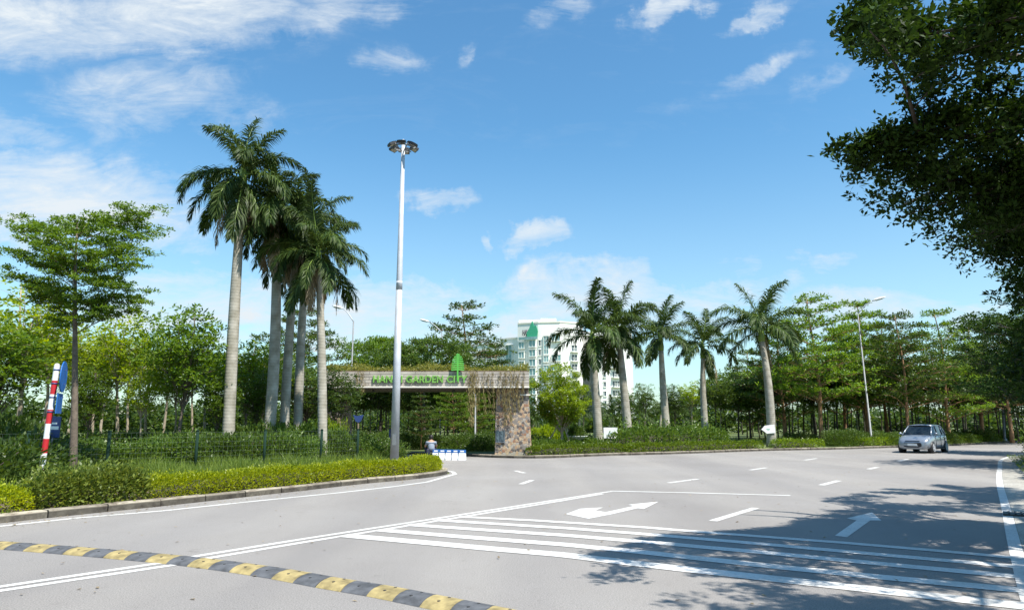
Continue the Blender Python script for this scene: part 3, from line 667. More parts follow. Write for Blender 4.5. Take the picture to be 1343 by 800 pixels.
# left wood
gl = 'young broadleaf trees in the wood behind the left fence'
left = [(14, 24, 372, 0, 'leaf_yellow', 1.15, 'yellow green open tree at the picture edge just left of the tall layered tree'),
        (48, 28, 410, 2, 'leaf_yellow', 1.1, 'thin yellow green tree seen behind the striped pole'),
        (150, 27, 412, 0, 'leaf_yellow', 1.0, 'airy light green tree right of the tall layered tree'),
        (120, 31, 425, 2, 'leaf_yellow', .95, 'pale green young tree between the layered tree and the airy tree'),
        (232, 26, 404, 1, 'leaf_mid', 1.0, 'dense conical green tree left of the royal palms'),
        (190, 30, 450, 0, 'leaf_yellow', 1.0, 'low yellow green tree left of the conical tree'),
        (268, 30, 452, 2, 'leaf_yellow', 1.1, 'yellow green bushy tree behind the leftmost royal palm'),
        (322, 33, 448, 1, 'leaf_yellow', 1.15, 'rounded yellow green tree between the two left palms'),
        (345, 36, 452, 0, 'leaf_mid', 1.0, 'mid green tree directly behind the second palm'),
        (-20, 22, 420, 1, 'leaf_mid', 1.2, 'mid green tree at the extreme left edge'),
        (85, 34, 440, 0, 'leaf_yellow', 1.0, None), (165, 36, 446, 2, 'leaf_yellow', 1.0, None), (210, 36, 440, 0, 'leaf_yellow', 1.0, None), (250, 38, 455, 2, 'leaf_mid', 1.0, None),
        (20, 33, 430, 2, 'leaf_mid', 1.0, None), (295, 38, 460, 0, 'leaf_mid', 1.0, None), (130, 40, 448, 0, 'leaf_mid', 1.1, None), (60, 42, 455, 2, 'leaf_mid', 1.1, None),
        (225, 31, 478, 2, 'leaf_yellow', 1.0, None), (180, 26, 486, 0, 'leaf_yellow', .9, None), (282, 27, 490, 1, 'leaf_mid', .9, None), (110, 26, 480, 1, 'leaf_mid', .9, None), (332, 29, 485, 1, 'leaf_mid', .9, None)]
for (px, Y, ty, i, lf, wd, lab) in left:
    place('bro', BRO, i, 'bark_pale' if i != 1 else 'bark', lf, px, Y, ty, 6, lab or 'young yellow green tree with thin pale trunk in the wood behind the left fence', None if lab else gl, 'broadleaf_tree', wid=wd)
place('bro', BRO, 1, 'bark', 'leaf_dark', 437, 30.5, 484, 6, 'dense dark green tree standing under the left end of the gate beam', None, 'broadleaf_tree', wid=1.05)
place('bro', BRO, 1, 'bark', 'leaf_dark', 400, 35, 482, 6, 'dark green bushy tree behind the middle royal palms', None, 'broadleaf_tree', wid=1.4)
place('bro', BRO, 0, 'bark', 'leaf_dark', 372, 38, 462, 6, 'dark tree just behind the leaning palm trunks', None, 'broadleaf_tree', wid=1.3)
place('lay', LAY, 0, 'bark_red', 'leaf_dark', 392, 50, 408, 8, 'tall dark layered tree rising behind the cluster of royal palms', None, 'layered_tree')
# around and behind the gate
place('lay', LAY, 1, 'bark_red', 'leaf_dark', 607, 56, 400, 8, 'tall layered tree with a pointed top rising above the green tree emblem of the gate', None, 'layered_tree', wid=1.05)
place('umb', UMB, 0, 'bark_dark', 'leaf_dark', 556, 46, 449, 6, 'dark umbrella shaped tree spreading above the middle of the gate beam', None, 'layered_tree', wid=.82)
place('umb', UMB, 1, 'bark_dark', 'leaf_mid', 498, 54, 448, 6, 'paler umbrella shaped tree above the left half of the gate beam', None, 'layered_tree', wid=.72)
place('lay', LAY, 2, 'bark_red', 'leaf_dark', 652, 60, 452, 8, 'low layered tree above the right part of the gate beam, before the apartment block', None, 'layered_tree', wid=.9)
place('lay', LAY, 0, 'bark_red', 'leaf_mid', 594, 42, 500, 8, 'orange trunked layered tree seen straight through the gate', None, 'layered_tree', wid=.85)
place('lay', LAY, 2, 'bark_red', 'leaf_dark', 552, 40, 512, 8, 'small layered tree with reddish trunk behind the crouching person', None, 'layered_tree', wid=.9)
place('lay', LAY, 1, 'bark_red', 'leaf_mid', 625, 48, 505, 8, 'layered tree seen through the gate just left of the stone pillar', None, 'layered_tree', wid=.9)
gp = 'slim plantation trees behind the gate'
rng = random.Random(4)
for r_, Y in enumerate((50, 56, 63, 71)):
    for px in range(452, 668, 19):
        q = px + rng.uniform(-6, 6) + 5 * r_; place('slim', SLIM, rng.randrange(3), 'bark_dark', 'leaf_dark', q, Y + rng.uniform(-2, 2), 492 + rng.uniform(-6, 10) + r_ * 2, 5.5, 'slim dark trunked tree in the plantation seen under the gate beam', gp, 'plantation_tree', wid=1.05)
# right plantation
gr = 'slim plantation trees behind the far verge'
for r_, Y in enumerate((58, 64, 71, 80, 92)):
    for px in range(940, 1400, 25):
        q = px + rng.uniform(-8, 8) + 7 * r_; place('slim', SLIM, rng.randrange(3), 'bark_dark', 'leaf_dark', q, Y + rng.uniform(-2, 2), (478 if px > 1000 else 490) + rng.uniform(-8, 12), 5.5, 'slim dark trunked tree in the plantation rows right of the tall palms', gr, 'plantation_tree', wid=1.1)
for i, (px, Y, ty, lf, wd, lab) in enumerate([
        (1078, 51, 390, 'leaf_mid', 1.0, 'tall layered tree with dark trunk right of the palm bearing the arrow sign'),
        (1030, 56, 418, 'leaf_dark', .95, 'dark layered tree directly behind the palm with the arrow sign'),
        (1140, 55, 396, 'leaf_mid', .95, 'layered tree standing behind the curved street lamp'),
        (1193, 51, 413, 'leaf_dark', .95, 'dark layered tree left of the silver car roof'),
        (1246, 53, 409, 'leaf_mid', .9, 'layered tree with pale straight trunk just behind the silver car'),
        (1290, 58, 428, 'leaf_dark', 1.0, 'dark layered tree right of the silver car'),
        (1328, 54, 420, 'leaf_dark', 1.0, 'layered tree with leaning orange trunk where the road bends away'),
        (985, 62, 462, 'leaf_dark', .9, 'low layered tree left of the palm with the arrow sign'),
        (1110, 62, 430, 'leaf_dark', 1.0, 'dark layered tree filling the gap left of the curved street lamp'),
        (1165, 64, 425, 'leaf_dark', 1.0, 'dark layered tree filling the gap right of the curved street lamp'),
        (1370, 62, 425, 'leaf_dark', 1.1, 'dark layered tree at the extreme right beyond the bend')]):
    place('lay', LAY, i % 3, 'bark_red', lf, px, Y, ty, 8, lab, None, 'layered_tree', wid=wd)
for (px, Y, ty, i, lf, lab) in [(846, 62, 503, 0, 'leaf_dark', 'small dark round tree between the second and third roadside palms'), (905, 66, 510, 2, 'leaf_dark', 'dark sparse tree left of the fourth roadside palm'),
                                (885, 70, 505, 1, 'leaf_dark', 'dark upright tree right of the third roadside palm'), (945, 64, 500, 0, 'leaf_yellow', 'yellow green open tree between the last two roadside palms'), (910, 62, 500, 2, 'leaf_yellow', 'thin yellow green tree behind the fourth roadside palm'),
                                (700, 60, 560, 1, 'leaf_yellow', 'small pale green tree right of the stone pillar'), (765, 66, 505, 2, 'leaf_dark', 'dark tree behind the first roadside palm'), (822, 70, 512, 1, 'leaf_dark', 'dark narrow tree behind the second roadside palm')]:
    place('bro', BRO, i, 'bark', lf, px, Y, ty, 6, lab, None, 'broadleaf_tree', wid=.95)
# right verge trees beyond the big one
def right_verge_tree(seed, x, y, H, Rm, z0, label):
    me = tree_mesh(seed, H, .2, layered_limbs(seed, H, z0, Rm, 7, 7), .12, 60000, 'bark_dark', padr=.42, thick=.3, lr=.25)
    make_tree('layered_tree', label, 'tree', me, 'bark_dark', 'leaf_near', (x, y, .1))
right_verge_tree(81, 21.8, 25.5, 9.4, 4.8, 2.2, 'dark layered tree on the right verge hanging over the road bend')
right_verge_tree(83, 28.8, 35.6, 8.6, 5.2, 2.8, 'dark layered tree on the right verge farthest along the bend')
# round tree with stakes beside the gate
def staked_tree():
    Y = 37; base = W(737, Y, .1); rng = np.random.default_rng(5); limbs = []
    for (px, py, dy) in [(697, 505, 0), (700, 530, .4), (712, 492, -.3), (728, 489, .5), (742, 488, -.5), (756, 495, .3), (766, 510, -.2), (770, 530, .4), (763, 541, -.3), (752, 545, .5), (745, 548, -.2), (706, 540, .4), (715, 520, -1.1), (735, 515, -1.3),
                         (752, 525, -1.2), (725, 505, 1.2), (748, 508, 1.2), (760, 532, -1), (712, 532, 1), (735, 500, 0)]:
        p = P(px, py, Y + dy) - base; limbs.append((1.0 if py > 520 else 1.3, tuple(p)))
    me = tree_mesh(91, Zof(488, Y), .085, limbs, .105, 26000, 'bark', wob=.05, top=Zof(515, Y), padr=.30, thick=.6, sub=2, flat=.6)
    t = make_tree('round_crowned_tree', 'round crowned bright green tree propped with stakes beside the stone pillar', 'tree', me, 'bark_pale', 'leaf_round', base)
    for (dx, dy) in ((-1.05, -.1), (.55, -.3), (.1, .7)):
        mb = MB(); mb.tube([(dx, dy, 0), (dx * .1, dy * .1, 1.55)], .03, 6); mb.build('stake', 'bark_pale', t)
staked_tree()

# ------------------------------------------------------------------ royal palms
def frond_mesh(seed, e0, L=3.0, dead=False, curl=1.5, nl=88):
    rng = np.random.default_rng(seed); n = 26; pos = [np.zeros(3)]; ang = e0; step = L / n; dirs = []
    for i in range(n):
        d = np.array([math.cos(ang), 0, math.sin(ang)]); dirs.append(d); pos.append(pos[-1] + d * step)
        ang -= curl / n * (.35 + 1.3 * i / n) * (1 if ang > -1.45 else 0)
    pos = np.array(pos); dirs.append(dirs[-1]); dirs = np.array(dirs)
    Pt, D, Up, LL, WW = [], [], [], [], []
    for k in range(nl):
        t = .10 + .9 * k / (nl - 1); x = t * n; i = min(n - 1, int(x)); p = pos[i] + (pos[i + 1] - pos[i]) * (x - i); d = dirs[i]
        up = np.cross(d, [0, 1, 0]); up = -up if up[2] < 0 else up
        ln = L * .27 * math.sin(math.pi * (.12 + .80 * t)) ** .7 * (.55 if dead and rng.random() < .3 else 1)
        for sg in (-1, 1):
            tw = rng.normal() * .45 + .15
            v = unit(d * (.62 + .5 * t) + np.array([0, sg, 0]) * math.cos(tw) + up * math.sin(tw) * .9 - np.array([0, 0, .25 if not dead else .8]))
            Pt.append(p); D.append(v); Up.append(up + rng.normal(size=3) * .3); LL.append(ln * rng.uniform(.8, 1.12)); WW.append(.055)
    Pt, D, Up, LL, WW = map(np.array, (Pt, D, Up, LL, WW))
    # two joined blades per leaflet so that the outer half hangs
    D = unit(D); S = unit(np.cross(D, Up)); n2 = len(Pt); h = LL[:, None] * .5
    q1 = Pt + D * h; D2 = unit(D - np.array([0, 0, .95 if not dead else 1.6])); q2 = q1 + D2 * h; w = WW[:, None] * .5
    V = np.stack([Pt - S * w * .6, Pt + S * w * .6, q1 - S * w, q1 + S * w, q2], 1).reshape(-1, 3)
    mb = MB(); fs = []
    for i in range(n2): o = 5 * i; fs += [(o, o + 1, o + 3, o + 2), (o + 2, o + 3, o + 4)]
    mb.add(V.tolist(), fs, 0)
    mb.tube(pos[::2], [.035 * (1 - .85 * i / (len(pos[::2]) - 1)) for i in range(len(pos[::2]))], 5, 1)
    return mb.mesh('frond')
FR = {e: frond_mesh(100 + i, R(e), 3.0, curl=c) for i, (e, c) in enumerate(((82, .55), (66, 1.15), (48, 1.6), (28, 1.8), (6, 1.7), (-20, 1.3), (-48, .9)))}
DEAD = [frond_mesh(120, R(-40), 2.9, True, 1.1, 40), frond_mesh(121, R(-55), 2.4, True, .8, 36)]
for m in FR.values(): m.materials.append(M['leaf_palm']); m.materials.append(M['crownshaft'])
for m in DEAD: m.materials.append(M['leaf_dead']); m.materials.append(M['leaf_dead'])
def palm(label, base, top, r, fscale=1.0, seed=0, nf=15, dead=0, shaft=1.0, group=None, bulge=.12, low=True, skirt=0):
    base = Vector(base); top = Vector(top); t = thing('royal_palm', label, 'palm tree', base, 0, group); rel = top - base; H = rel.z
    rng = random.Random(seed); mb = MB(); pts = []; rad = []
    bx, by = rng.uniform(-.12, .12), rng.uniform(-.12, .12)
    for i in range(21):
        f = i / 20; s = math.sin(math.pi * f); pts.append((rel.x * f + bx * s, rel.y * f + by * s, rel.z * f)); rad.append(r * (1.25 - .25 * min(1, f * 8)) * (1 + bulge * math.sin(math.pi * min(1, f * 1.1)) - .33 * f))
    mb.tube(pts, rad, 14); mb.build('trunk', 'palm_bark', t)
    tr = r * .72; ct = rel + Vector((rel.x / max(H, 1) * shaft, 0, shaft))
    mb = MB(); mb.tube([rel - Vector((0, 0, .1)), rel + (ct - rel) * .15, rel + (ct - rel) * .6, ct], [tr * 1.0, tr * 1.15, tr * .9, tr * .5], 12); mb.build('crownshaft', 'crownshaft', t)
    seq = [82, 66, 66, 48, 48, 48, 28, 28, 28, 6, 6, 6, -20, -20, -20][:nf] if low else [82, 66, 66, 48, 48, 28, 28, 28, 6, 6][:nf]
    if nf > 15: seq += [-48, -20, 6, -48, -20, -48, 28][:nf - 15]
    for i, e in enumerate(seq):
        az = i * 2.399 + rng.uniform(-.25, .25) + seed
        o = link('frond', FR[e], None, t, ct - Vector((0, 0, .08 + .03 * i)), (rng.uniform(-.25, .25), rng.uniform(-.1, .1), az)); s = fscale * rng.uniform(.86, 1.1); o.scale = (s, s, s)
    for k in range(dead):
        o = link('dead_frond', DEAD[k % 2], None, t, ct - Vector((0, 0, .5 + .15 * k)), (0, R(8), seed * 1.3 + 2.2 * k + rng.uniform(-.3, .3))); s = fscale * rng.uniform(.8, 1.05); o.scale = (s, s, s)
    return t
cl = [(298, 26.5, (318, 246), .22, .93, 1, 21, 6, 'leftmost and tallest royal palm of the cluster, brown dead fronds hanging down its trunk'),
      (350, 27.6, (362, 288), .22, .88, 2, 22, 5, 'second royal palm of the cluster counted from the left, with a pale straight trunk'),
      (371, 28.6, (389, 322), .19, .86, 3, 21, 5, 'third royal palm of the cluster, its trunk leaning to the right against the fourth'),
      (390, 29.8, (404, 318), .19, .88, 4, 21, 5, 'fourth royal palm of the cluster, its trunk crossing just right of the leaning one'),
      (423, 26.5, (418, 350), .175, .80, 5, 21, 4, 'rightmost and shortest royal palm of the cluster with a thin trunk leaning left')]
for (px, Y, tp, r, fs, sd, nf, dd, lab) in cl:
    palm(lab, W(px, Y, .1), P(tp[0], tp[1], Y), r, fs, sd, nf, dd, shaft=.9)
rp = [(786, 41, (778, 458), .26, 1.08, 11, 15, 0, 'leftmost of the roadside palms, standing just left of the white notice board'),
      (826, 42, (813, 452), .26, 1.08, 12, 15, 1, 'second of the roadside palms, tall with torn paper on its lower trunk'),
      (877, 46, (867, 458), .25, 1.0, 13, 13, 0, 'third of the roadside palms, ringed trunk rising from the tall shrubs'),
      (927, 50, (922, 468), .24, 1.0, 14, 14, 1, 'fourth of the roadside palms, slightly shorter and set farther back'),
      (1012, 44.5, (999, 446), .27, 1.18, 15, 14, 1, 'rightmost of the roadside palms, carrying the white arrow sign on its trunk')]
for (px, Y, tp, r, fs, sd, nf, dd, lab) in rp:
    palm(lab, W(px, Y, .1), P(tp[0], tp[1], Y), r, fs, sd, nf, dd, shaft=1.15)
palm('royal palm in deep shade behind the overhanging tree, its fronds hanging into the sky', (15.0, 13.0, .1), (14.4, 13.0, 5.6), .24, 1.05, 27, 15, 2)
for i, (px, Y, ty) in enumerate([(698, 75, 535), (745, 78, 528), (800, 80, 530), (838, 76, 530), (866, 85, 525), (760, 92, 530), (895, 90, 532), (780, 86, 522)]):
    z = Zof(ty, Y); palm('small distant palm among the greenery in front of the apartment block', W(px, Y, .1), W(px + 1, Y, max(1.2, z - 1.6)), .16, .8, 40 + i, 10, 0, shaft=.5, group='small palms in front of the apartment block', low=False)

# ------------------------------------------------------------------ hedges, shrubs, grass
def hedge(name, label, line, width, height, leaf, L, dens, seed, group=None, z0=.1, ragged=.10, core=True):
    rng = np.random.default_rng(seed); pts = [Vector((p[0], p[1])) for p in line]; o0 = pts[len(pts) // 2].copy()
    seg = [(b - a).length for a, b in zip(pts[:-1], pts[1:])]; cum = np.concatenate([[0], np.cumsum(seg)]); T = cum[-1]
    n = int(T * (width + 2 * height) * dens); s = rng.random(n) * T; i = np.clip(np.searchsorted(cum, s) - 1, 0, len(seg) - 1)
    A = np.array([tuple(p) for p in pts]); f = (s - cum[i]) / np.array(seg)[i]; c = A[i] + (A[i + 1] - A[i]) * f[:, None]; tg = unit(A[i + 1] - A[i]); nm = np.stack([-tg[:, 1], tg[:, 0]], 1)
    u = rng.random(n) * (width + 2 * height); sd = u < 2 * height
    ex = np.where(sd, np.where(rng.random(n) < .5, -1.0, 1.0), rng.uniform(-1, 1, n)); ez = np.where(sd, rng.random(n) * .97 + .03, 1.0)
    cr = np.clip((np.abs(ex) - .7) / .3, 0, 1) * np.clip((ez - .6) / .4, 0, 1); ex = ex * (1 - .16 * cr); ez = ez * (1 - .14 * cr)
    def bmp(s_): return 1 + .07 * np.sin(s_ * 2.1 + seed) + .06 * np.sin(s_ * 5.3 + 1) + .04 * np.sin(s_ * 11 + 2)
    rr = (1 - rng.random(n) ** 2.2 * .35) * bmp(s) + ragged * np.abs(rng.normal(size=n)) * (rng.random(n) < .18)
    endt = np.clip(np.minimum(s, T - s) / (width * .45) + .35, 0, 1) ** .5
    x = c + nm * (ex * rr * width / 2 * endt)[:, None]; z = z0 + ez * rr * height * endt
    Pt = np.column_stack([x - np.array(o0), z]); out = np.column_stack([nm * ex[:, None], ez * 1.0]); D = unit(out + rng.normal(size=(n, 3)) * .65 + [0, 0, .25]); up = unit(rng.normal(size=(n, 3)) * .6 + [0, 0, 1])
    t = thing(name, label, 'hedge', (o0.x, o0.y, 0), 0, group)
    link('foliage', leaf_mesh('foliage', Pt, D, up, L * rng.uniform(.7, 1.35, n), L * rng.uniform(.35, .6, n)), leaf, t)
    mb = MB(); rs = resample(pts, .35); m = len(rs); of = offset(rs, 1.0); prof = [(-.78, 0), (-.80, .5), (-.6, .80), (0, .84), (.6, .80), (.80, .5), (.78, 0)]; vs = []
    for j, p in enumerate(rs):
        nn = of[j] - p; e = min(1, min(j, m - 1 - j) * .3 + .08)
        for (a, b) in prof: q = p + nn * a * .82 * width / 2 * e - o0; vs.append((q.x, q.y, z0 + b * .86 * height * e + .03 * math.sin(j * 1.7)))
    k = len(prof); mb.add(vs, [(j * k + q, j * k + q + 1, (j + 1) * k + q + 1, (j + 1) * k + q) for j in range(m - 1) for q in range(k - 1)] + [tuple(range(k)), tuple((m - 1) * k + q for q in range(k))[::-1]]); mb.build('branches', 'twig', t)
    return t
def sub_line(line, a, b):                                         # part of an edge between two points
    ia = min(range(len(line)), key=lambda i: (line[i] - Vector(a)).length); ib = min(range(len(line)), key=lambda i: (line[i] - Vector(b)).length); return line[ia:ib + 1]
in1 = offset(left_edge, .72)
hedge('clipped_hedge', 'long clipped yellow green hedge curving along the left kerb to the gate turning', sub_line(in1, G(196, 663)[:2], (-3.0, 24.6)), .85, .40, 'leaf_hedge', .055, 2100, 1)
hedge('clipped_hedge', 'short untidy yellow green hedge at the left picture edge by the striped pole', sub_line(in1, (-15, .6), G(62, 678)[:2]), .9, .40, 'leaf_hedge', .06, 1700, 2, ragged=.2)
hedge('broadleaf_hedge', 'dark glossy broad leaved hedge between the two yellow green hedges', sub_line(offset(left_edge, .8), G(62, 678)[:2], G(200, 664)[:2]), 1.0, .60, 'leaf_broad', .085, 1700, 3, ragged=.18)
inf = offset(far_edge, .75)
hedge('roadside_hedge', 'low green hedge in front of the stone planter and the notice board', sub_line(inf, g2(688, 601), g2(838, 597)), .9, .42, 'leaf_far_hedge', .10, 420, 4)
hedge('roadside_hedge', 'low green hedge at the foot of the tall shrubs, ending at the arrow sign palm', sub_line(inf, g2(846, 597), g2(1005, 591)), .9, .42, 'leaf_far_hedge', .11, 360, 5)
hedge('roadside_hedge', 'low green hedge right of the arrow sign palm', sub_line(inf, g2(1024, 590.5), g2(1088, 589.5)), .9, .48, 'leaf_far_hedge', .11, 360, 6)
hedge('roadside_hedge', 'low bright hedge beyond the silver car where the road bends', sub_line(inf, g2(1250, 584.2), g2(1325, 580)), 1.1, .5, 'leaf_far_hedge', .13, 260, 7)
hedge('roadside_hedge', 'low hedge just left of the silver car', sub_line(inf, g2(1148, 588), g2(1200, 586)), 1.0, .5, 'leaf_far_hedge', .12, 300, 8)
hedge('tall_shrub_hedge', 'tall dense shrubbery behind the low hedge between the roadside palms', sub_line(offset(far_edge, 2.3), g2(836, 597), g2(985, 592)), 2.0, 1.15, 'leaf_shrub', .15, 260, 9, ragged=.3)
hedge('tall_shrub_hedge', 'leafy green shrubbery around the notice board', sub_line(offset(far_edge, 2.6), g2(750, 599), g2(838, 597)), 1.2, .55, 'leaf_shrub', .12, 420, 10, ragged=.25)
hedge('verge_hedge', 'dark green hedge on the right verge at the picture edge', sub_line(offset(right_edge, -1.7), (13.6, 19.6), (25, 34.6)), 1.3, 1.05, 'leaf_shrub', .09, 520, 12, ragged=.3)
# dark shrubs under the far trees
gd = 'dark low shrubs below the trees of the far verge'; first = None
rng = random.Random(9)
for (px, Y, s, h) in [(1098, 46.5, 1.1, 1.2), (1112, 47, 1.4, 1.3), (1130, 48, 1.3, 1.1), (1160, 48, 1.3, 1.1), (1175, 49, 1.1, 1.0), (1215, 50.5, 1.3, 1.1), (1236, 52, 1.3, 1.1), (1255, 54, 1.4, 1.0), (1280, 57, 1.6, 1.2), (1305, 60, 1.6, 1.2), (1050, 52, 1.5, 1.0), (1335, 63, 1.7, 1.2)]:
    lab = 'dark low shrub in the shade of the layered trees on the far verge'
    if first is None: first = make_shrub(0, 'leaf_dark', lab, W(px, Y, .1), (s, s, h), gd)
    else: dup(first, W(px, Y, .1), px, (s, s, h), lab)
sp = [make_shrub(1, 'leaf_shrub', 'leafy green shrub behind the wire fence at the foot of the palms', W(250, 23.5, .1), (1.3, 1.3, 1.45), 'green shrubs behind the wire fence'), make_shrub(2, 'leaf_dark', 'rounded dark bush left of the mast foot', W(452, 28.0, .1), (1.4, 1.4, 1.25))]
for (px, Y, s, h) in [(288, 24, 1.2, 1.5), (322, 24.5, 1.3, 1.4), (365, 25, 1.2, 1.5), (398, 25.2, 1.0, 1.3), (205, 23, 1.3, 1.3), (165, 22.5, 1.2, 1.1), (120, 22, 1.2, 1.2), (340, 27.5, 1.5, 1.9), (300, 28, 1.5, 1.8), (392, 28, 1.4, 1.9), (235, 26, 1.5, 1.6), (180, 27, 1.6, 1.5), (430, 27.5, 1.2, 1.6), (130, 27, 1.6, 1.5)]:
    dup(sp[0], W(px, Y, .1), px * 1.0, (s, s, h), 'leafy green shrub behind the wire fence at the foot of the palms', 'green shrubs behind the wire fence')
for (px, Y, s, h, lab) in [(488, 27.5, 1.5, 1.15, 'dark bush close beside the mast foot'), (470, 30.5, 1.6, 1.3, 'dark bush behind the two bushes left of the mast'), (425, 27.2, 1.1, 1.6, 'dark bush at the foot of the rightmost cluster palm'),
                           (20, 18.5, 1.8, 1.6, 'large dark bush at the left edge behind the striped pole'), (62, 21, 1.8, 1.45, 'large dark bush between the striped pole and the layered tree'), (-40, 15.5, 1.8, 1.5, 'large dark bush cut by the left picture edge'), (5, 21.5, 1.8, 2.2, 'tall dark bush at the left edge under the yellow green tree')]:
    t = dup(sp[1], W(px, Y, .1), px, (s, s, h), lab)
gg = 'shrubs beyond the gate'
for i, (px, Y, s, h) in enumerate([(505, 42, 1.3, 1.2), (530, 41, 1.2, 1.1), (545, 44, 1.4, 1.2), (580, 41.5, 1.2, 1.0), (605, 40, 1.2, 1.1), (632, 38.5, 1.0, 1.1), (645, 40, 1.1, 1.2), (475, 44, 1.4, 1.2), (440, 45, 1.4, 1.2), (620, 43, 1.3, 1.2)]):
    dup(first, W(px, Y, .1), px, (s, s, h), 'dark shrub on the verge beyond the gate opening', gg)
def pale_bush(px, Y, s, h, lab):
    t = make_shrub(px, 'leaf_yellow', lab, W(px, Y, .1), (s, s, h)); return t
pale_bush(722, 41, 1.1, 1.9, 'upright pale green bush behind the propped round tree')
pale_bush(430, 30, .9, 2.1, 'bright yellow green bush right of the fence end'); pale_bush(385, 26.2, .6, 1.2, 'small bright green bush between the palm feet')
dup(first, W(700, 38.5, .1), 0, (1.2, 1.2, 1.0), 'dark bush right behind the stone pillar'); dup(first, W(760, 44, .1), 1, (1.6, 1.6, 1.0), 'dark bush behind the stone planter')
if True:
    for o in list(bpy.data.objects):
        if o.get('label') in ('dark bush right behind the stone pillar', 'dark bush behind the stone planter') and 'group' in o: del o['group']

def grass(name, label, n, sampler, h0, h1, seed, z=.1, mat='grass'):
    rng = np.random.default_rng(seed); xy = sampler(rng, n); n = len(xy)
    clump = .6 + .55 * np.sin(xy[:, 0] * 2.3) * np.cos(xy[:, 1] * 1.9) + .3 * rng.random(n)
    Pt = np.column_stack([xy, np.full(n, z)]); D = unit(np.column_stack([rng.normal(size=(n, 2)) * .38, np.ones(n)])); up = unit(np.column_stack([rng.normal(size=(n, 2)), np.zeros(n)]))
    me = leaf_mesh(name, Pt, D, up, rng.uniform(h0, h1, n) * np.clip(clump, .35, 1.3), rng.uniform(.010, .022, n), .12)
    return tag(link(name, me, mat), label, 'grass', kind='stuff')
def band(a, b, w0, w1):
    a = Vector(a); b = Vector(b); d = b - a; nn = Vector((-d.y, d.x)).normalized()
    return lambda rng, n: (np.array(a) + rng.random((n, 1)) * np.array(d) + (w0 + (w1 - w0) * rng.random((n, 1))) * np.array(nn))
grass('grass', 'long green grass growing between the clipped hedge and the wire fence', 42000, band((-11.5, 9.5), (-3.6, 23.2), .2, 5.0), .3, .68, 1)
grass('grass', 'long grass at the foot of the far trees', 30000, band((2, 38), (52, 76), .2, 9), .15, .45, 2)
grass('grass', 'short ragged grass along the right verge', 9000, band((23, 33), (5.2, 6.2), .2, 2.2), .04, .16, 3)
def weeds():                                                       # weeds rooted in kerb joints and along the gutter
    rng = np.random.default_rng(8); pts = [p for p in resample(offset(left_edge, .27), .5) if 9 < p.y < 24] + [p for p in resample(offset(gut, -.02), .7) if 8 < p.y < 28]; xy = []
    for p in pts:
        if rng.random() < .55:
            for k in range(rng.integers(6, 26)): xy.append((p.x + rng.normal() * .06, p.y + rng.normal() * .08))
    return np.array(xy)
W_XY = weeds(); grass('weeds', 'small weeds and litter plants rooted along the kerb stones', 1, lambda r_, n: W_XY, .05, .14, 4, z=.09)
# fallen leaves on the road
def fallen():
    rng = np.random.default_rng(17); xy = []
    for k in range(520):
        if rng.random() < .45: i = rng.integers(3, 40); p = left_edge[min(i, len(left_edge) - 1)]; q = np.array(p) + [abs(rng.normal()) * .35, rng.normal() * .5 - .2]
        else: q = np.array([rng.uniform(-6, 13), rng.uniform(4.5, 24)])
        xy.append(q)
    xy = np.array(xy); n = len(xy); Pt = np.column_stack([xy, np.full(n, .012)]); a = rng.random(n) * 6.28
    return tag(link('fallen_leaves', leaf_mesh('fallen_leaves', Pt, np.column_stack([np.cos(a), np.sin(a), rng.normal(size=n) * .12]), np.column_stack([rng.normal(size=(n, 2)) * .2, np.ones(n)]), rng.uniform(.03, .08, n), rng.uniform(.02, .045, n)), 'leaf_dead'), 'dry leaves scattered over the road surface', 'leaves', kind='stuff')
fallen()
# far belt of woodland
def far_woods():
    rng = np.random.default_rng(33); pads = []
    for k in range(330):
        px = rng.uniform(-700, 2100); Y = rng.uniform(105, 135)
        if 600 < px < 850: Y = rng.uniform(110, 125)
        p = W(px, Y, 0); h = rng.uniform(3.0, 6.5) if not (600 < px < 860) else rng.uniform(2, 3.6); pads.append((p.x, p.y, h * .45, rng.uniform(3.5, 6.5), 2.5, h * .5, 420))
    return tag(link('distant_woods', leaf_mesh('distant_woods', *pad_leaves(rng, pads, .8, 8)), 'leaf_dark'), 'distant belt of low woodland closing the view along the horizon', 'woods', kind='stuff')
far_woods()

# ------------------------------------------------------------------ wire fence
def fence():
    pxY = [(-60, 16.6), (30, 17.7), (138, 19.1), (255, 20.7), (345, 22.2), (420, 23.8), (468, 25.4)]
    P3 = [W(px, Y, .1) for px, Y in pxY]; o0 = P3[3].copy(); t = thing('wire_fence', 'dark green posts with wire mesh running through the grass before the palms', 'fence', o0)
    for p in P3:
        mb = MB(); q = p - o0; mb.tube([(q.x, q.y, 0), (q.x, q.y, 1.28)], .045, 8); mb.tube([(q.x, q.y, 1.28), (q.x, q.y, 1.31)], [.055, .03], 8); mb.build('post', 'fence_green', t)
    for a, b in zip(P3[:-1], P3[1:]):
        a = a - o0; b = b - o0; mb = MB(); L = (b - a).length; n = int(L / .13)
        for k in range(9): z = .12 + k * .14; mb.tube([(a.x, a.y, z), (b.x, b.y, z)], .0015, 4, caps=False)
        for k in range(1, n): f = k / n; x, y = a.x + (b.x - a.x) * f, a.y + (b.y - a.y) * f; mb.tube([(x, y, .1), (x, y, 1.24)], .0015, 4, caps=False)
        mb.build('wire_mesh', 'wire', t)
fence()

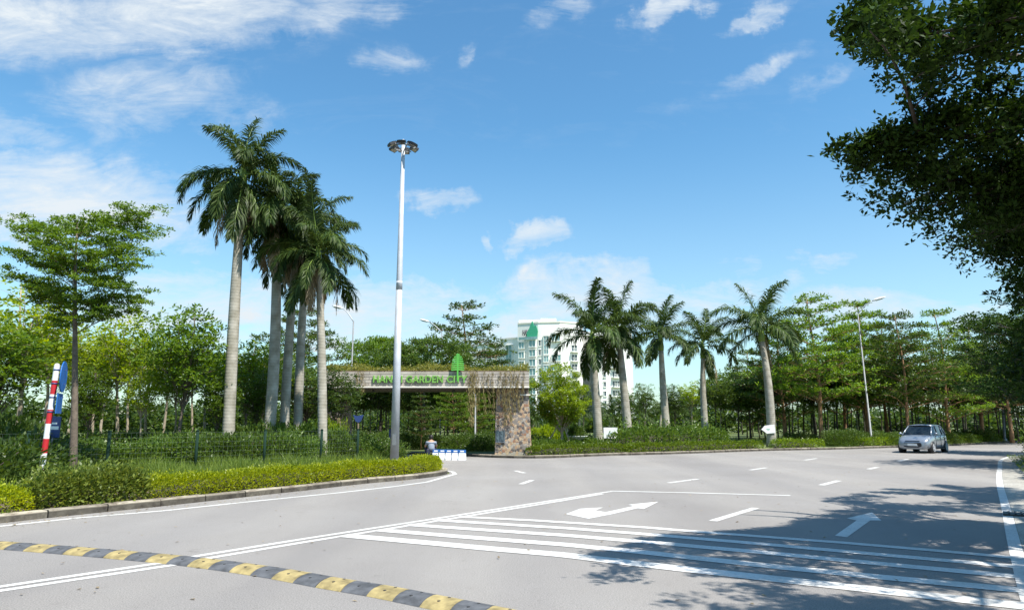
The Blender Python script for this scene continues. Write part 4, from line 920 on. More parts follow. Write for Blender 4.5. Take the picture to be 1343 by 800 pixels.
# ------------------------------------------------------------------ striped pole with signs
def striped_pole():
    Y = 16.0; base = W(50.5, Y, .1); top = P(75, 478.5, Y); t = thing('sign_pole', 'leaning red and white striped sign pole at the left verge', 'sign pole', base); rel = top - base; n = 9
    cuts = [478.5, 499, 517, 537, 555.5, 575, 594, 615, 634]; zs = [Zof(c, Y) - base.z for c in cuts] + [0]
    cols = ['white_paint', 'red_paint'] * 5
    mb = MB()
    for i in range(9):
        z1, z0 = zs[i], zs[i + 1]; f1, f0 = z1 / rel.z, z0 / rel.z; mb.tube([rel * f0, rel * f1], .062, 16, i % 2, caps=False)
    mb.tube([rel, rel + Vector((0, 0, .03))], [.062, .03], 14, 0)
    mb.build('pole', ['white_paint', 'red_paint'], t)
    # round sign facing away down the road, its blue back seen almost edge on
    def at(py): z = Zof(py, Y) - base.z; return rel * (z / rel.z)
    ang = R(-57)
    mb = MB(); c = at(494) + Vector((.15, .04, 0)); nrm = Vector((math.cos(ang + 1.5708) * -1, math.sin(ang + 1.5708) * -1, 0))
    side = Vector((-.38, .925, 0)).normalized(); nrm = Vector((side.y, -side.x, 0))
    def disc(mb, c, rx, rz, th, square=False):
        vs = []; m = 32
        for s_ in (0, 1):
            for k in range(m):
                a = 2 * math.pi * k / m
                if square: ca, sa = math.cos(a), math.sin(a); q = max(abs(ca), abs(sa)); u, v_ = ca / q * rx, sa / q * rz
                else: u, v_ = math.cos(a) * rx, math.sin(a) * rz
                p = c + side * u + Vector((0, 0, v_)) + nrm * (th * s_); vs.append(p)
        mb.add(vs, [tuple(range(m))[::-1], tuple(range(m, 2 * m))] + [(k, (k + 1) % m, (k + 1) % m + m, k + m) for k in range(m)])
    disc(mb, c, .35, .36, .02); mb.build('round_sign', 'blue_paint', t)
    mb = MB(); disc(mb, at(529) + Vector((.14, .04, 0)), .27, .23, .02, True); mb.build('square_sign', 'blue_paint', t)
    for py in (485, 503, 521, 540):
        mb = MB(); q = at(py); mb.tube([q + Vector((0, 0, -.015)), q + Vector((0, 0, .015))],   .068, 14); mb.box(q + Vector((.1, .06, 0)), (.2, .02, .025), rz=R(30)); mb.build('clamp', 'blue_dark', t)
striped_pole()
def info_sign():
    Y = 19.0; c = P(69, 560, Y); t = thing('information_sign', 'dark blue rectangular sign with white marks seen behind the striped pole', 'sign', (c.x, c.y, .1)); z = c.z - .1
    mb = MB(); mb.tube([(0, .03, 0), (0, .03, z + .3)], .03, 10); mb.build('post', 'steel_dull', t)
    mb = MB(); mb.box((0, 0, z), (.46, .02, .56), rz=R(-8)); mb.build('panel', 'blue_dark', t)
    mb = MB(); mb.box((.03, -.014, z + .1), (.2, .004, .05), rz=R(-8)); mb.box((.06, -.019, z - .02), (.26, .004, .09), rz=R(-8)); mb.box((-.14, .0, z - .02), (.05, .03, .14), rz=R(-8)); mb.build('marking', 'white_paint', t)
info_sign()

# ------------------------------------------------------------------ tall mast
def mast():
    Y = 26.0; base = W(517, Y, .1); H = Zof(190, Y) - .1; t = thing('light_mast', 'tall grey steel mast with a ring of floodlights standing in the clipped hedge', 'light mast', base)
    mb = MB(); mb.tube([(0, 0, 0), (0, 0, .03)], .32, 16)
    for k in range(8): a = k * .785; mb.tube([(.26 * math.cos(a), .26 * math.sin(a), .03), (.26 * math.cos(a), .26 * math.sin(a), .09)], .02, 6)
    mb.build('base_plate', 'steel_dull', t)
    h1 = Zof(372, Y); mb = MB(); mb.tube([(0, 0, .03), (0, 0, h1)], [.165, .118], 20); mb.tube([(0, 0, h1 - .35), (0, 0, h1), (0, 0, H)], [.124, .117, .072], 20); mb.tube([(0, 0, H), (0, 0, H + .18), (0, 0, H + .22)], [.08, .075, .03], 14)
    mb.build('pole', 'steel', t)
    mb = MB(); mb.box((.0, -.155, .9), (.14, .03, .38)); mb.build('service_door', 'steel_dull', t)
    ring = MB(); pts = [(.36 * math.cos(a * .5236), .36 * math.sin(a * .5236), H - .12) for a in range(13)]; ring.tube(pts, .03, 6)
    for a in range(6): q = a * 1.047; ring.tube([(.08 * math.cos(q), .08 * math.sin(q), H - .3), (.5 * math.cos(q), .5 * math.sin(q), H - .12)], .022, 6)
    ring.build('ring', 'steel_dull', t)
    for a in range(6):
        q = a * 1.047 + .52; c = Vector((.46 * math.cos(q), .46 * math.sin(q), H - .08))
        mb = MB(); mb.box((0, 0, 0), (.30, .34, .08)); mb.box((-.03, 0, .06), (.14, .22, .05))
        for k in range(5): mb.box((-.12 + k * .06, 0, .055), (.012, .31, .04))
        f = mb.build('floodlight', 'black', t, c, (0, R(24), q))
        mb = MB(); mb.box((0, 0, -.044), (.24, .27, .006)); mb.build('lens', 'glass_lamp', f)
mast()

# ------------------------------------------------------------------ street lamps
def street_lamp(label, base, Hpole, arm, rz, r=.07, tilt=0.0, headlen=.75):
    t = thing('street_lamp', label, 'street lamp', base, rz); t.rotation_euler = (0, tilt, rz)
    mb = MB(); mb.tube([(0, 0, 0), (0, 0, .25), (0, 0, .26), (0, 0, Hpole)], [r * 1.6, r * 1.6, r, r * .6], 12); mb.build('pole', 'steel_dull', t)
    mb = MB(); pts = [(arm * f, 0, Hpole + .9 * math.sin(f * 1.2)) for f in (0, .2, .4, .6, .8, 1)]; mb.tube(pts, [r * .6] * 3 + [r * .45] * 3, 8); mb.build('arm', 'steel', t)
    e = pts[-1]; mb = MB(); mb.tube([(0, 0, 0), (headlen * .2, 0, .02), (headlen * .7, 0, .02), (headlen, 0, 0)], [.05, .12, .14, .04], 10)
    h = mb.build('lamp_head', 'white_paint', t, e, (0, R(-14), 0)); h.scale = (1, 1, .6)
    mb = MB(); mb.box((headlen * .5, 0, -.12), (headlen * .5, .18, .03)); mb.build('lens', 'glass_lamp', h)
    return t
b = W(1144, 47.6, .1); street_lamp('curved arm street lamp left of the silver car, its head above the trees', b, Zof(402, 47.6) - .1 - .5, 1.0, R(-18), .065, R(-1.2), .9)
b = W(1318, 58, .1); street_lamp('leaning grey street lamp near the bend, beside an orange trunk', b, 7.2, 1.2, R(200), .10, R(-4))
b = W(457, 40, .1); street_lamp('slim white street lamp seen left of the mast below the beam', b, Zof(424, 40), .8, R(160), .06)
b = W(577, 52, .1); street_lamp('thin grey street lamp beyond the gate, its head left of the pointed tree', b, Zof(438, 52), 1.0, R(180), .06)
b = W(623, 39, .1); street_lamp('grey street lamp with a wide base box just left of the stone pillar', b, 3.0, .6, R(180), .06)
def pole_leaning():
    Y = 36; a = W(521, Y, .1); bq = W(517, Y, 3.0); t = thing('utility_pole', 'thin pale post standing behind the mast under the gate beam', 'post', a)
    mb = MB(); mb.tube([(0, 0, 0), bq - a], [.07, .05], 8); mb.build('post', 'bark_pale', t)
    mb = MB(); mb.box((-.22, 0, .75), (.42, .3, .9)); mb.build('control_box', 'blue_dark', t)
pole_leaning()
def blue_arrow_sign():
    Y = 42; c = P(470, 549, Y); t = thing('direction_sign', 'small dark blue notched sign on a brown post left of the mast', 'sign', (c.x, Y, .1)); z = c.z - .1
    mb = MB(); mb.tube([(0, .05, 0), (0, .05, z)], .05, 8); mb.build('post', 'bark', t)
    mb = MB(); s = .32; poly = [(-s, .24), (-.1, .16), (.1, .2), (s, .24), (.16, -.16), (0, -.22), (-.16, -.16)]
    vs = [(x, y_, z + q) for y_ in (-.02, .02) for (x, q) in poly]; m = len(poly); mb.add(vs, [tuple(range(m)), tuple(range(m, 2 * m))[::-1]] + [(k, k + m, (k + 1) % m + m, (k + 1) % m) for k in range(m)]); mb.build('panel', 'blue_dark', t)
blue_arrow_sign()

# ------------------------------------------------------------------ gate
def text_mesh(txt, size, depth, width=None, offset_=0.0, spacing=1.0):
    cu = bpy.data.curves.new('lettering', 'FONT'); cu.body = txt; cu.size = size; cu.extrude = depth; cu.align_x = 'LEFT'; cu.offset = offset_; cu.space_character = spacing; cu.bevel_depth = 0
    o = bpy.data.objects.new('tmp', cu); C.objects.link(o); dg = bpy.context.evaluated_depsgraph_get(); me = bpy.data.meshes.new_from_object(o.evaluated_get(dg)); bpy.data.objects.remove(o); bpy.data.curves.remove(cu)
    me.name = 'lettering'; me.materials.clear()
    if width:
        xs = [v.co.x for v in me.vertices]; k = width / (max(xs) - min(xs)); x0 = min(xs)
        for v in me.vertices: v.co.x = (v.co.x - x0) * k
    return me
def gate():
    YF, YB = 33.0, 36.8; x0 = W(424, YF, 3).x; x1 = W(694, YF, 3).x; zb = Zof(508.5, YF); zt = Zof(487.5, YF)
    t = thing('entrance_gate', 'wide entrance gate with clad beam, green lettering and stone pillar', 'gate', ((x0 + x1) / 2, YF, 0)); ox = (x0 + x1) / 2
    mb = MB(); mb.box((0, (YB - YF) / 2, (zb + zt) / 2), (x1 - x0, YB - YF, zt - zb)); beam = mb.build('beam', 'board', t)
    mb = MB(); mb.box((0, -.03, zb + .035), (x1 - x0 + .02, .08, .07)); mb.build('edge_trim', 'wall_cream', beam)
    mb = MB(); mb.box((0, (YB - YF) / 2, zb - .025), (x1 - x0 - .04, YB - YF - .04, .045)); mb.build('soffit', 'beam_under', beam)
    for px in (490, 595, 660):
        q = W(px, YF + 1.2, zb); mb = MB(); mb.tube([(q.x - ox, 1.2, zb - .12), (q.x - ox, 1.2, zb - .05)], .06, 10); mb.build('downlight', 'black', beam)
    # pillars
    for (pa, pb, nm) in ((649, 696, 'pillar'), (424, 446, 'pillar')):
        a = W(pa, YF + .55, 1).x - ox; c = W(pb, YF + .55, 1).x - ox; mb = MB(); h = zb - .06
        # tapered stone wall pillar, a little wider at its foot
        vs = [(a, .42, 0), (c + .06, .42, 0), (c + .06, 2.9, 0), (a, 2.9, 0), (a + .06, .42, h), (c - .1, .42, h), (c - .1, 2.9, h), (a + .06, 2.9, h)]
        mb.add(vs, [(0, 1, 5, 4), (1, 2, 6, 5), (2, 3, 7, 6), (3, 0, 4, 7), (0, 3, 2, 1), (4, 5, 6, 7)]); p = mb.build('pillar', 'stone', t)
        if pa == 649:
            zc = Zof(572, YF + .4); xa = W(650, YF + .4, zc).x - ox; xb = W(661, YF + .4, zc).x - ox
            mb = MB(); mb.box(((xa + xb) / 2, .40, zc), (xb - xa, .05, .5)); pn = mb.build('notice_panel', 'win_dark', p)
            mb = MB(); mb.box((xb + .03, .39, zc), (.05, .07, .66)); mb.box(((xa + xb) / 2, .39, zc - .28), (xb - xa, .07, .05)); mb.build('panel_frame', 'steel_dull', pn)
            mb = MB(); mb.box((c - .26, .36, zb - .32), (.5, .1, .06)); mb.build('ledge', 'wall_cream', p)
    # lettering
    xa = W(489.5, YF, 3.6).x - ox; xb = W(613, YF, 3.6).x - ox; zl = Zof(501.5, YF)
    me = text_mesh('HANOI GARDEN CITY', .45, .045, xb - xa, .012, 1.05)
    o = link('lettering', me, 'green_letter', t, (xa, -.05, zl), (math.pi / 2, 0, 0))
    # tree emblem above the last word
    ex = W(600.5, YF, 4).x - ox; zt0 = Zof(464, YF); zt1 = Zof(485, YF); mb = MB(); stem0 = Zof(500, YF)
    mb.box((ex, -.12, (stem0 + zt0) / 2), (.07, .05, zt0 - stem0)); nb = 8
    for k in range(nb):
        f = k / (nb - 1); z = zt1 + (zt0 - zt1) * f * .94; w = .62 * math.sqrt(max(.06, 1 - (f * .96) ** 2.2)); m = 7
        for sg in (-1, 1):
            mb.add([(ex, -.14, z + .05), (ex + sg * w * .5, -.14, z + .015), (ex + sg * w * .49, -.14, z - .045), (ex, -.14, z - .022), (ex, -.10, z + .05), (ex + sg * w * .5, -.10, z + .015), (ex + sg * w * .49, -.10, z - .045), (ex, -.10, z - .022)],
                   [(0, 1, 2, 3), (7, 6, 5, 4), (0, 4, 5, 1), (1, 5, 6, 2), (2, 6, 7, 3)])
    mb.build('tree_emblem', 'green_sign', t)
    # plants on top (own thing) and hanging roots
    rng = np.random.default_rng(3); n = 15000; x = rng.uniform(x0, x1, n); y = YF + .05 + rng.random(n) * (YB - YF - .1); hh = .08 + .10 * np.sin(x * 1.9) ** 2 + .14 * np.sin(x * .7 + 1) ** 2 + .1 * rng.random(n)
    hp = Zof(478, YF) - zt; Pt = np.column_stack([x, y, zt + rng.random(n) * hh * 1.25]); D = unit(rng.normal(size=(n, 3)) * [.8, .8, .6] + [0, -.1, .6]); up = unit(rng.normal(size=(n, 3)) + [0, -.3, .8])
    link_ = leaf_mesh('foliage', Pt - [ox, YF, 0], D, up, rng.uniform(.08, .17, n), rng.uniform(.025, .06, n))
    rt = thing('roof_planting', 'olive green creeping plants growing along the top of the gate beam', 'plants', (ox, YF, 0)); link('foliage', link_, 'leaf_olive', rt)
    mb = MB(); mb.box((0, (YB - YF) / 2, zt + .03), (x1 - x0 - .1, YB - YF - .1, .055)); mb.build('soil_bed', 'soil', rt)
    gv = 'hanging vine strands on the gate beam'; r2 = random.Random(6)
    cols = [(468, 505, .12), (476, 514, .16)] + [(616 + r2.uniform(-2, 2), r2.uniform(520, 548), .2), (621, 556, .24)] + [(623 + k * 6.2 + r2.uniform(-2, 2), r2.uniform(514, 548), .1) for k in range(11)] + [(662, 556, .14), (669, 552, .12), (676, 540, .12)]
    for (px, pb, wd) in cols:
        a = W(px, YF - .05, zt + .1); zl = Zof(pb, YF - .05); lab = 'thin brownish vine strand hanging over the front of the gate beam'
        k = int(90 * (zt - zl) * wd / .12); z = zt + .12 - rng.random(k) ** .85 * (zt + .1 - zl); sway = .05 * np.sin(z * 3 + px)
        Pt = np.column_stack([rng.normal(size=k) * wd * .30 * (.5 + z / 5) + sway, -rng.random(k) * .06, z]); D = unit(rng.normal(size=(k, 3)) * [.25, .2, .15] + [0, 0, -1])
        o = link('hanging_vine', leaf_mesh('hanging_vine', Pt, D, unit(rng.normal(size=(k, 3))), rng.uniform(.10, .26, k), rng.uniform(.012, .03, k)), 'vine', None, (a.x, YF - .06, 0)); tag(o, lab, 'vine', gv)
gate()

# ------------------------------------------------------------------ plastic barriers
def barriers():
    first = None
    for k in range(5):
        px = 572 + k * 8.6; b = W(px, 31.6 - .12 * k, 0)
        lab = 'low white and blue barrier block in the row on the gate road'
        if first is None:
            first = thing('road_barrier', lab, 'barrier', b, R(-6), 'low white and blue barrier blocks')
            mb = MB(); w = .145; vs = []
            for y_ in (-.19, .19):
                s = 1 if y_ > 0 else -1; vs += [(-w, s * .19, 0), (w, s * .19, 0), (w, s * .17, .10), (-w, s * .17, .10), (w * .96, s * .10, .30), (-w * .96, s * .10, .30)]
            mb.add(vs, [(0, 1, 2, 3), (3, 2, 4, 5), (6, 9, 8, 7), (9, 11, 10, 8), (0, 6, 7, 1), (5, 4, 10, 11), (0, 3, 9, 6), (3, 5, 11, 9), (1, 7, 8, 2), (2, 8, 10, 4)]); mb.build('base', 'white_paint', first)
            mb = MB(); mb.box((0, 0, .37), (.28, .19, .14)); c = mb.build('cap', 'blue_paint', first)
            mb = MB(); mb.box((0, -.098, .38), (.17, .006, .06)); mb.build('reflector', 'white_paint', c)
        else: dup(first, b, R(-6), 1.0, lab)
barriers()

# ------------------------------------------------------------------ person crouching beyond the gate
def person():
    loc = W(565.5, 33.2, 0); t = thing('person', 'person in grey shirt and dark trousers crouching with back turned beside the barrier blocks', 'person', loc, R(12)); t.scale = (1.12, 1.12, 1.12)
    def skin(name, verts, edges, rad, mat, sub=2):
        me = bpy.data.meshes.new(name); me.from_pydata(verts, edges, []); o = link(name, me, mat, t); m = o.modifiers.new('skin', 'SKIN')
        for v, r in zip(me.skin_vertices[0].data, rad): v.radius = (r, r)
        me.skin_vertices[0].data[0].use_root = True
        s = o.modifiers.new('sub', 'SUBSURF'); s.levels = s.render_levels = sub; m.use_smooth_shade = True
        return o
    V = [(0, 0, .26), (0, .05, .40), (0, .10, .56), (0, .15, .66), (0, .17, .72), (0, .19, .80),          # pelvis .. head
         (-.17, .12, .62), (-.24, .26, .46), (-.16, .42, .42), (.17, .12, .62), (.24, .26, .46), (.14, .42, .42),   # arms
         (-.10, .06, .24), (-.20, .42, .40), (-.16, .16, .07), (-.17, .30, .04), (.10, .06, .24), (.20, .42, .40), (.16, .16, .07), (.17, .30, .04)]
    E = [(0, 1), (1, 2), (2, 3), (3, 4), (4, 5), (3, 6), (6, 7), (7, 8), (3, 9), (9, 10), (10, 11), (0, 12), (12, 13), (13, 14), (14, 15), (0, 16), (16, 17), (17, 18), (18, 19)]
    Rr = [.13, .135, .14, .09, .05, .055, .06, .045, .032, .06, .045, .032, .09, .065, .045, .045, .09, .065, .045, .045]
    skin('body', V, E, Rr, 'skin')
    skin('shirt', [(0, .0, .27), (0, .05, .40), (0, .10, .56), (0, .145, .655), (-.17, .12, .62), (-.22, .21, .52), (.17, .12, .62), (.22, .21, .52)], [(0, 1), (1, 2), (2, 3), (3, 4), (4, 5), (3, 6), (6, 7)], [.148, .155, .158, .10, .08, .07, .08, .07], 'shirt')
    skin('trousers', [(0, 0, .22), (-.10, .06, .23), (-.20, .42, .40), (-.165, .17, .10), (.10, .06, .23), (.20, .42, .40), (.165, .17, .10)], [(0, 1), (1, 2), (2, 3), (0, 4), (4, 5), (5, 6)], [.145, .105, .082, .062, .105, .082, .062], 'trousers')
    hb = bmesh.new(); bmesh.ops.create_icosphere(hb, subdivisions=3, radius=1)
    for v in hb.verts: v.co = Vector((v.co.x * .082, v.co.y * .098 + .20, v.co.z * .115 + .83)) if True else v.co
    me = bpy.data.meshes.new('head'); hb.to_mesh(me); hb.free(); h = link('head', me, 'skin', t)
    hb = bmesh.new(); bmesh.ops.create_icosphere(hb, subdivisions=3, radius=1)
    for v in hb.verts:
        k = 1.0 if v.co.y < .55 or v.co.z > .25 else .86
        v.co = Vector((v.co.x * .092 * k, v.co.y * .105 * k + .19, v.co.z * .118 * k + .845))
    me = bpy.data.meshes.new('hair'); hb.to_mesh(me); hb.free()
    for p in me.polygons: p.use_smooth = True
    link('hair', me, 'hair', t)
    for sg in (-1, 1):
        mb = MB(); mb.tube([(sg * .165, .10, .035), (sg * .17, .2, .045), (sg * .175, .34, .03)], [.035, .045, .03], 8); mb.build('shoe', 'rubber', t)
person()

# ------------------------------------------------------------------ planter, notice board, arrow sign
def planter():
    Y = 37.6; b = W(757, Y, .1); t = thing('stone_planter', 'pale stone pedestal bowl planter behind the low hedge', 'planter', b)
    prof = [(0, .28), (.06, .28), (.08, .2), (.14, .12), (.5, .10), (.60, .2), (.72, .42), (.80, .56), (.84, .58), (.84, .52)]
    mb = MB(); n = 28; vs = [(r * math.cos(2 * math.pi * k / n), r * math.sin(2 * math.pi * k / n), z) for (z, r) in prof for k in range(n)]
    mb.add(vs, [(i * n + k, i * n + (k + 1) % n, (i + 1) * n + (k + 1) % n, (i + 1) * n + k) for i in range(len(prof) - 1) for k in range(n)], 0, True); mb.build('bowl', 'stone_planter', t)
    mb = MB(); mb.tube([(0, 0, .80), (0, 0, .83)], .53, 24); mb.build('soil', 'soil', t)
    s = thing('potted_bush', 'clipped dark green ball bush growing in the stone planter', 'bush', (b.x, b.y, b.z + .84)); link('foliage', shrub_mesh(77, 3600, .075, .52, .50), 'leaf_dark', s)
    mb = MB(); mb.tube([(0, 0, -.02), (0, 0, .3)], .04, 6); mb.build('stem', 'bark_dark', s)
planter()
def board():
    Y = 38.2; a = P(791.5, 560.5, Y); c = P(810, 574.5, Y); t = thing('notice_board', 'white notice board on a thin post between two roadside palms', 'notice board', ((a.x + c.x) / 2, Y, .1)); w = c.x - a.x; zc = (a.z + c.z) / 2 - .1; h = a.z - c.z
    mb = MB(); mb.tube([(0, .05, 0), (0, .05, zc)], .025, 8); mb.build('post', 'steel_dull', t)
    mb = MB(); mb.box((0, 0, zc), (w, .03, h)); p = mb.build('panel', 'white_paint', t)
    mb = MB(); mb.box((0, -.018, zc), (w * .2, .004, .035)); mb.box((0, -.018, zc - .07), (w * .26, .004, .018)); mb.box((0, -.018, zc - .2), (w * .4, .004, .012)); mb.build('printed_marks', 'win_teal', p)
    t2 = thing('arrow_sign', 'white arrow shaped board pointing left, fixed to the rightmost roadside palm', 'sign', (0, 0, 0)); Y2 = 44.5 - .36; p0 = P(1007, 563, Y2); t2.location = p0
    q = lambda px, py: (P(px, py, Y2) - p0)
    poly = [q(998.5, 563), q(1003, 558), q(1015.5, 556.5), q(1017, 567.5), q(1006, 568.5)]; m = len(poly)
    mb = MB(); mb.add([(v.x, -.015, v.z) for v in poly] + [(v.x, .015, v.z) for v in poly], [tuple(range(m)), tuple(range(m, 2 * m))[::-1]] + [(k, (k + 1) % m, (k + 1) % m + m, k + m) for k in range(m)]); mb.build('panel', 'white_paint', t2)
    mb = MB(); mb.box((.02, -.02, .03), (.22, .004, .03)); mb.box((.02, -.02, -.05), (.16, .004, .02)); mb.build('printed_marks', 'green_logo', t2)
    mb = MB(); mb.tube([(.35 * math.cos(k * .393), .36 + .35 * math.sin(k * .393), -.02) for k in range(17)], .012, 5); mb.build('strap', 'steel_dull', t2)
board()

# ------------------------------------------------------------------ apartment block
def apartment():
    YC = 215; t = thing('apartment_building', 'white multi storey apartment block with teal glass behind the gate and palms', 'building', (W(745, YC, 0).x, YC, 0)); O = Vector(t.location); FH = 2.95
    secs = [([(600, 250), (657, 240)], 455, 'wall_white'), ([(657, 230), (680, 226)], 446, 'wall_white'), ([(679, 217), (706, 214), (735, 213), (764, 216)], 425.5, 'wall_white'), ([(764, 224), (777, 224)], 437, 'slab_grey'), ([(776, 215), (800, 216), (818, 219), (830, 226)], 434, 'wall_white')]
    fac = []
    for (pl, ty, mat) in secs:
        pts = [W(px, Y, 18) for px, Y in pl]; h = Zof(ty, pl[0][1]); mb = MB(); back = 16
        poly = [(p.x - O.x, p.y - O.y) for p in pts]; poly += [(poly[-1][0] + 2, poly[-1][1] + back), (poly[0][0] + 2, poly[0][1] + back)]
        mb.prism(poly, 0, h); w_ = mb.build('wall', mat, t)
        # parapet band
        mb = MB(); mb.prism([(x * 1.0, y - .18) for x, y in poly[:-2]] + [(poly[-2][0], poly[-2][1]), (poly[-1][0], poly[-1][1])], h, h + .5); mb.build('parapet', 'wall_cream' if mat != 'slab_grey' else 'slab_grey', w_)
        fac.append((pl, pts, h))
    # penthouse step and roof blocks
    mb = MB()
    for (px, w, z0, hh, yy) in ((700, 9, Zof(425, 215), 1.6, 6), (722, 5, Zof(425, 215), 2.6, 9), (810, 7, Zof(434, 216), 2.2, 7)):
        p = W(px, 215, 0); mb.box((p.x - O.x, yy, z0 + hh / 2), (w, 7, hh))
    mb.build('roof_block', 'wall_white', t)
    cache = {}
    def window(px0, px1, py0, py1, kind, sec):
        pl, pts, h = fac[sec]; pm = (px0 + px1) / 2
        for i in range(len(pl) - 1):
            if pl[i][0] <= pm <= pl[i + 1][0] or i == len(pl) - 2: break
        a, b = pts[i], pts[i + 1]; f = (pm - pl[i][0]) / (pl[i + 1][0] - pl[i][0]); c = a + (b - a) * f; d = (b - a).normalized(); ang = math.atan2(d.y, d.x)
        Y = c.y; z0, z1 = Zof(py1, Y), Zof(py0, Y); w = round((W(px1, Y, 18).x - W(px0, Y, 18).x), 1); hh = round(z1 - z0, 1)
        key = (kind, w, hh)
        if key not in cache:
            dep = {'bay': .9, 'flat': .25, 'balcony': .25, 'tower': .7}[kind]; fr = MB(); gl = MB()
            fr.box((0, -dep / 2 + .1, -hh / 2 - .12), (w + .3, dep + .3, .22)); fr.box((0, -dep / 2 + .1, hh / 2 + .12), (w + .3, dep + .3, .22))
            gl.box((0, -dep / 2 + .12, 0), (w, dep, hh)); nm = max(1, int(round(w / 1.0)))
            for k in range(nm + 1): fr.box((-w / 2 + w * k / nm, -dep + .1, 0), (.13, .14, hh))
            for s_ in (-1, 1): fr.box((s_ * w / 2, -dep / 2 + .1, 0), (.12, dep, hh))
            nv = max(1, int(round(hh / 1.5)))
            for k in range(1, nv): fr.box((0, -dep + .1, -hh / 2 + hh * k / nv), (w, .12, .08))
            if kind == 'balcony':
                fr.box((0, -.75, -hh / 2 - .2), (w + .8, 1.5, .25))
                for k in range(int(w / .35) + 1): fr.box((-w / 2 + k * .35, -1.45, -hh / 2 + .4), (.05, .05, .95))
                fr.box((0, -1.45, -hh / 2 + .9), (w + .6, .08, .08))
            cache[key] = (fr.mesh('window'), gl.mesh('glass')); cache[key][0].materials.append(M['wall_white']); cache[key][1].materials.append(M['win_teal' if kind in ('bay', 'tower') else 'win_dark'])
        fm, gm = cache[key]; o = link('window', fm, None, t, (c.x - O.x, c.y - O.y, (z0 + z1) / 2), (0, 0, ang)); link('glass', gm, None, o)
    P0 = 12.35
    window(664, 673.5, 453, 475.5, 'tower', 1)
    for k in range(9): window(665, 673, 479 + k * P0, 485 + k * P0, 'bay', 1)
    for k in range(10): window(645, 650, 464 + k * P0, 470 + k * P0, 'flat', 0)
    for k in range(11):
        y = 449.5 + k * P0; window(681.5, 689, y, y + 7.5, 'bay', 2); window(695, 704, y - 3.0, y + 5.5, 'bay', 2); window(706.8, 709.6, y - 3.2, y + 4, 'flat', 2)
        window(749, 757.5, y + 5.0 - 1.5, y + 11.5, 'balcony', 2)
        window(780, 783, y + 2, y + 8, 'flat', 4); window(791, 794.5, y + 2, y + 8, 'flat', 4); window(801, 813, y + 1, y + 8, 'balcony', 4)
    window(713.5, 720, 441, 464.5, 'tower', 2); window(724, 735, 438, 447, 'tower', 2)
    for k in range(10): y = 467 + k * P0; window(713.5, 720, y, y + 7.5, 'bay', 2); window(724, 736, y - 1, y + 6, 'bay', 2)
    # roof sign
    a = fac[2][1][0]; b = fac[2][1][1]; c = a + (b - a) * .33; d = (b - a).normalized(); ang = math.atan2(d.y, d.x); c2 = a + (b - a) * .72
    lm = text_mesh('HANOI', 2.6, .1, 2.9 * 1.0 + .2, .03); link('roof_lettering', lm, 'dark_text', t, (c.x - O.x - .6, c.y - O.y - .5, Zof(441.0, 217)), (math.pi / 2, 0, ang))
    mb = MB(); mb.box((0, 0, 0), (6.4, .3, .9)); mb.build('sign_band', 'win_teal', t, (c2.x - O.x - 1.4, c2.y - O.y - .5, Zof(444.5, 216)), (0, 0, ang))
    mb = MB(); poly = [(-1.7, 0), (-2.0, 1.4), (-1.1, 2.6), (-.7, 3.6), (0, 5.2), (.6, 3.4), (1.3, 3.6), (1.9, 1.8), (1.6, 0)]; m = len(poly)
    mb.add([(x, y_, z) for y_ in (-.15, .15) for x, z in poly], [tuple(range(m)), tuple(range(m, 2 * m))[::-1]] + [(k, k + m, (k + 1) % m + m, (k + 1) % m) for k in range(m)]); mb.build('leaf_emblem', 'green_logo', t, (c2.x - O.x, c2.y - O.y - .8, Zof(443, 216)), (0, 0, ang))
apartment()

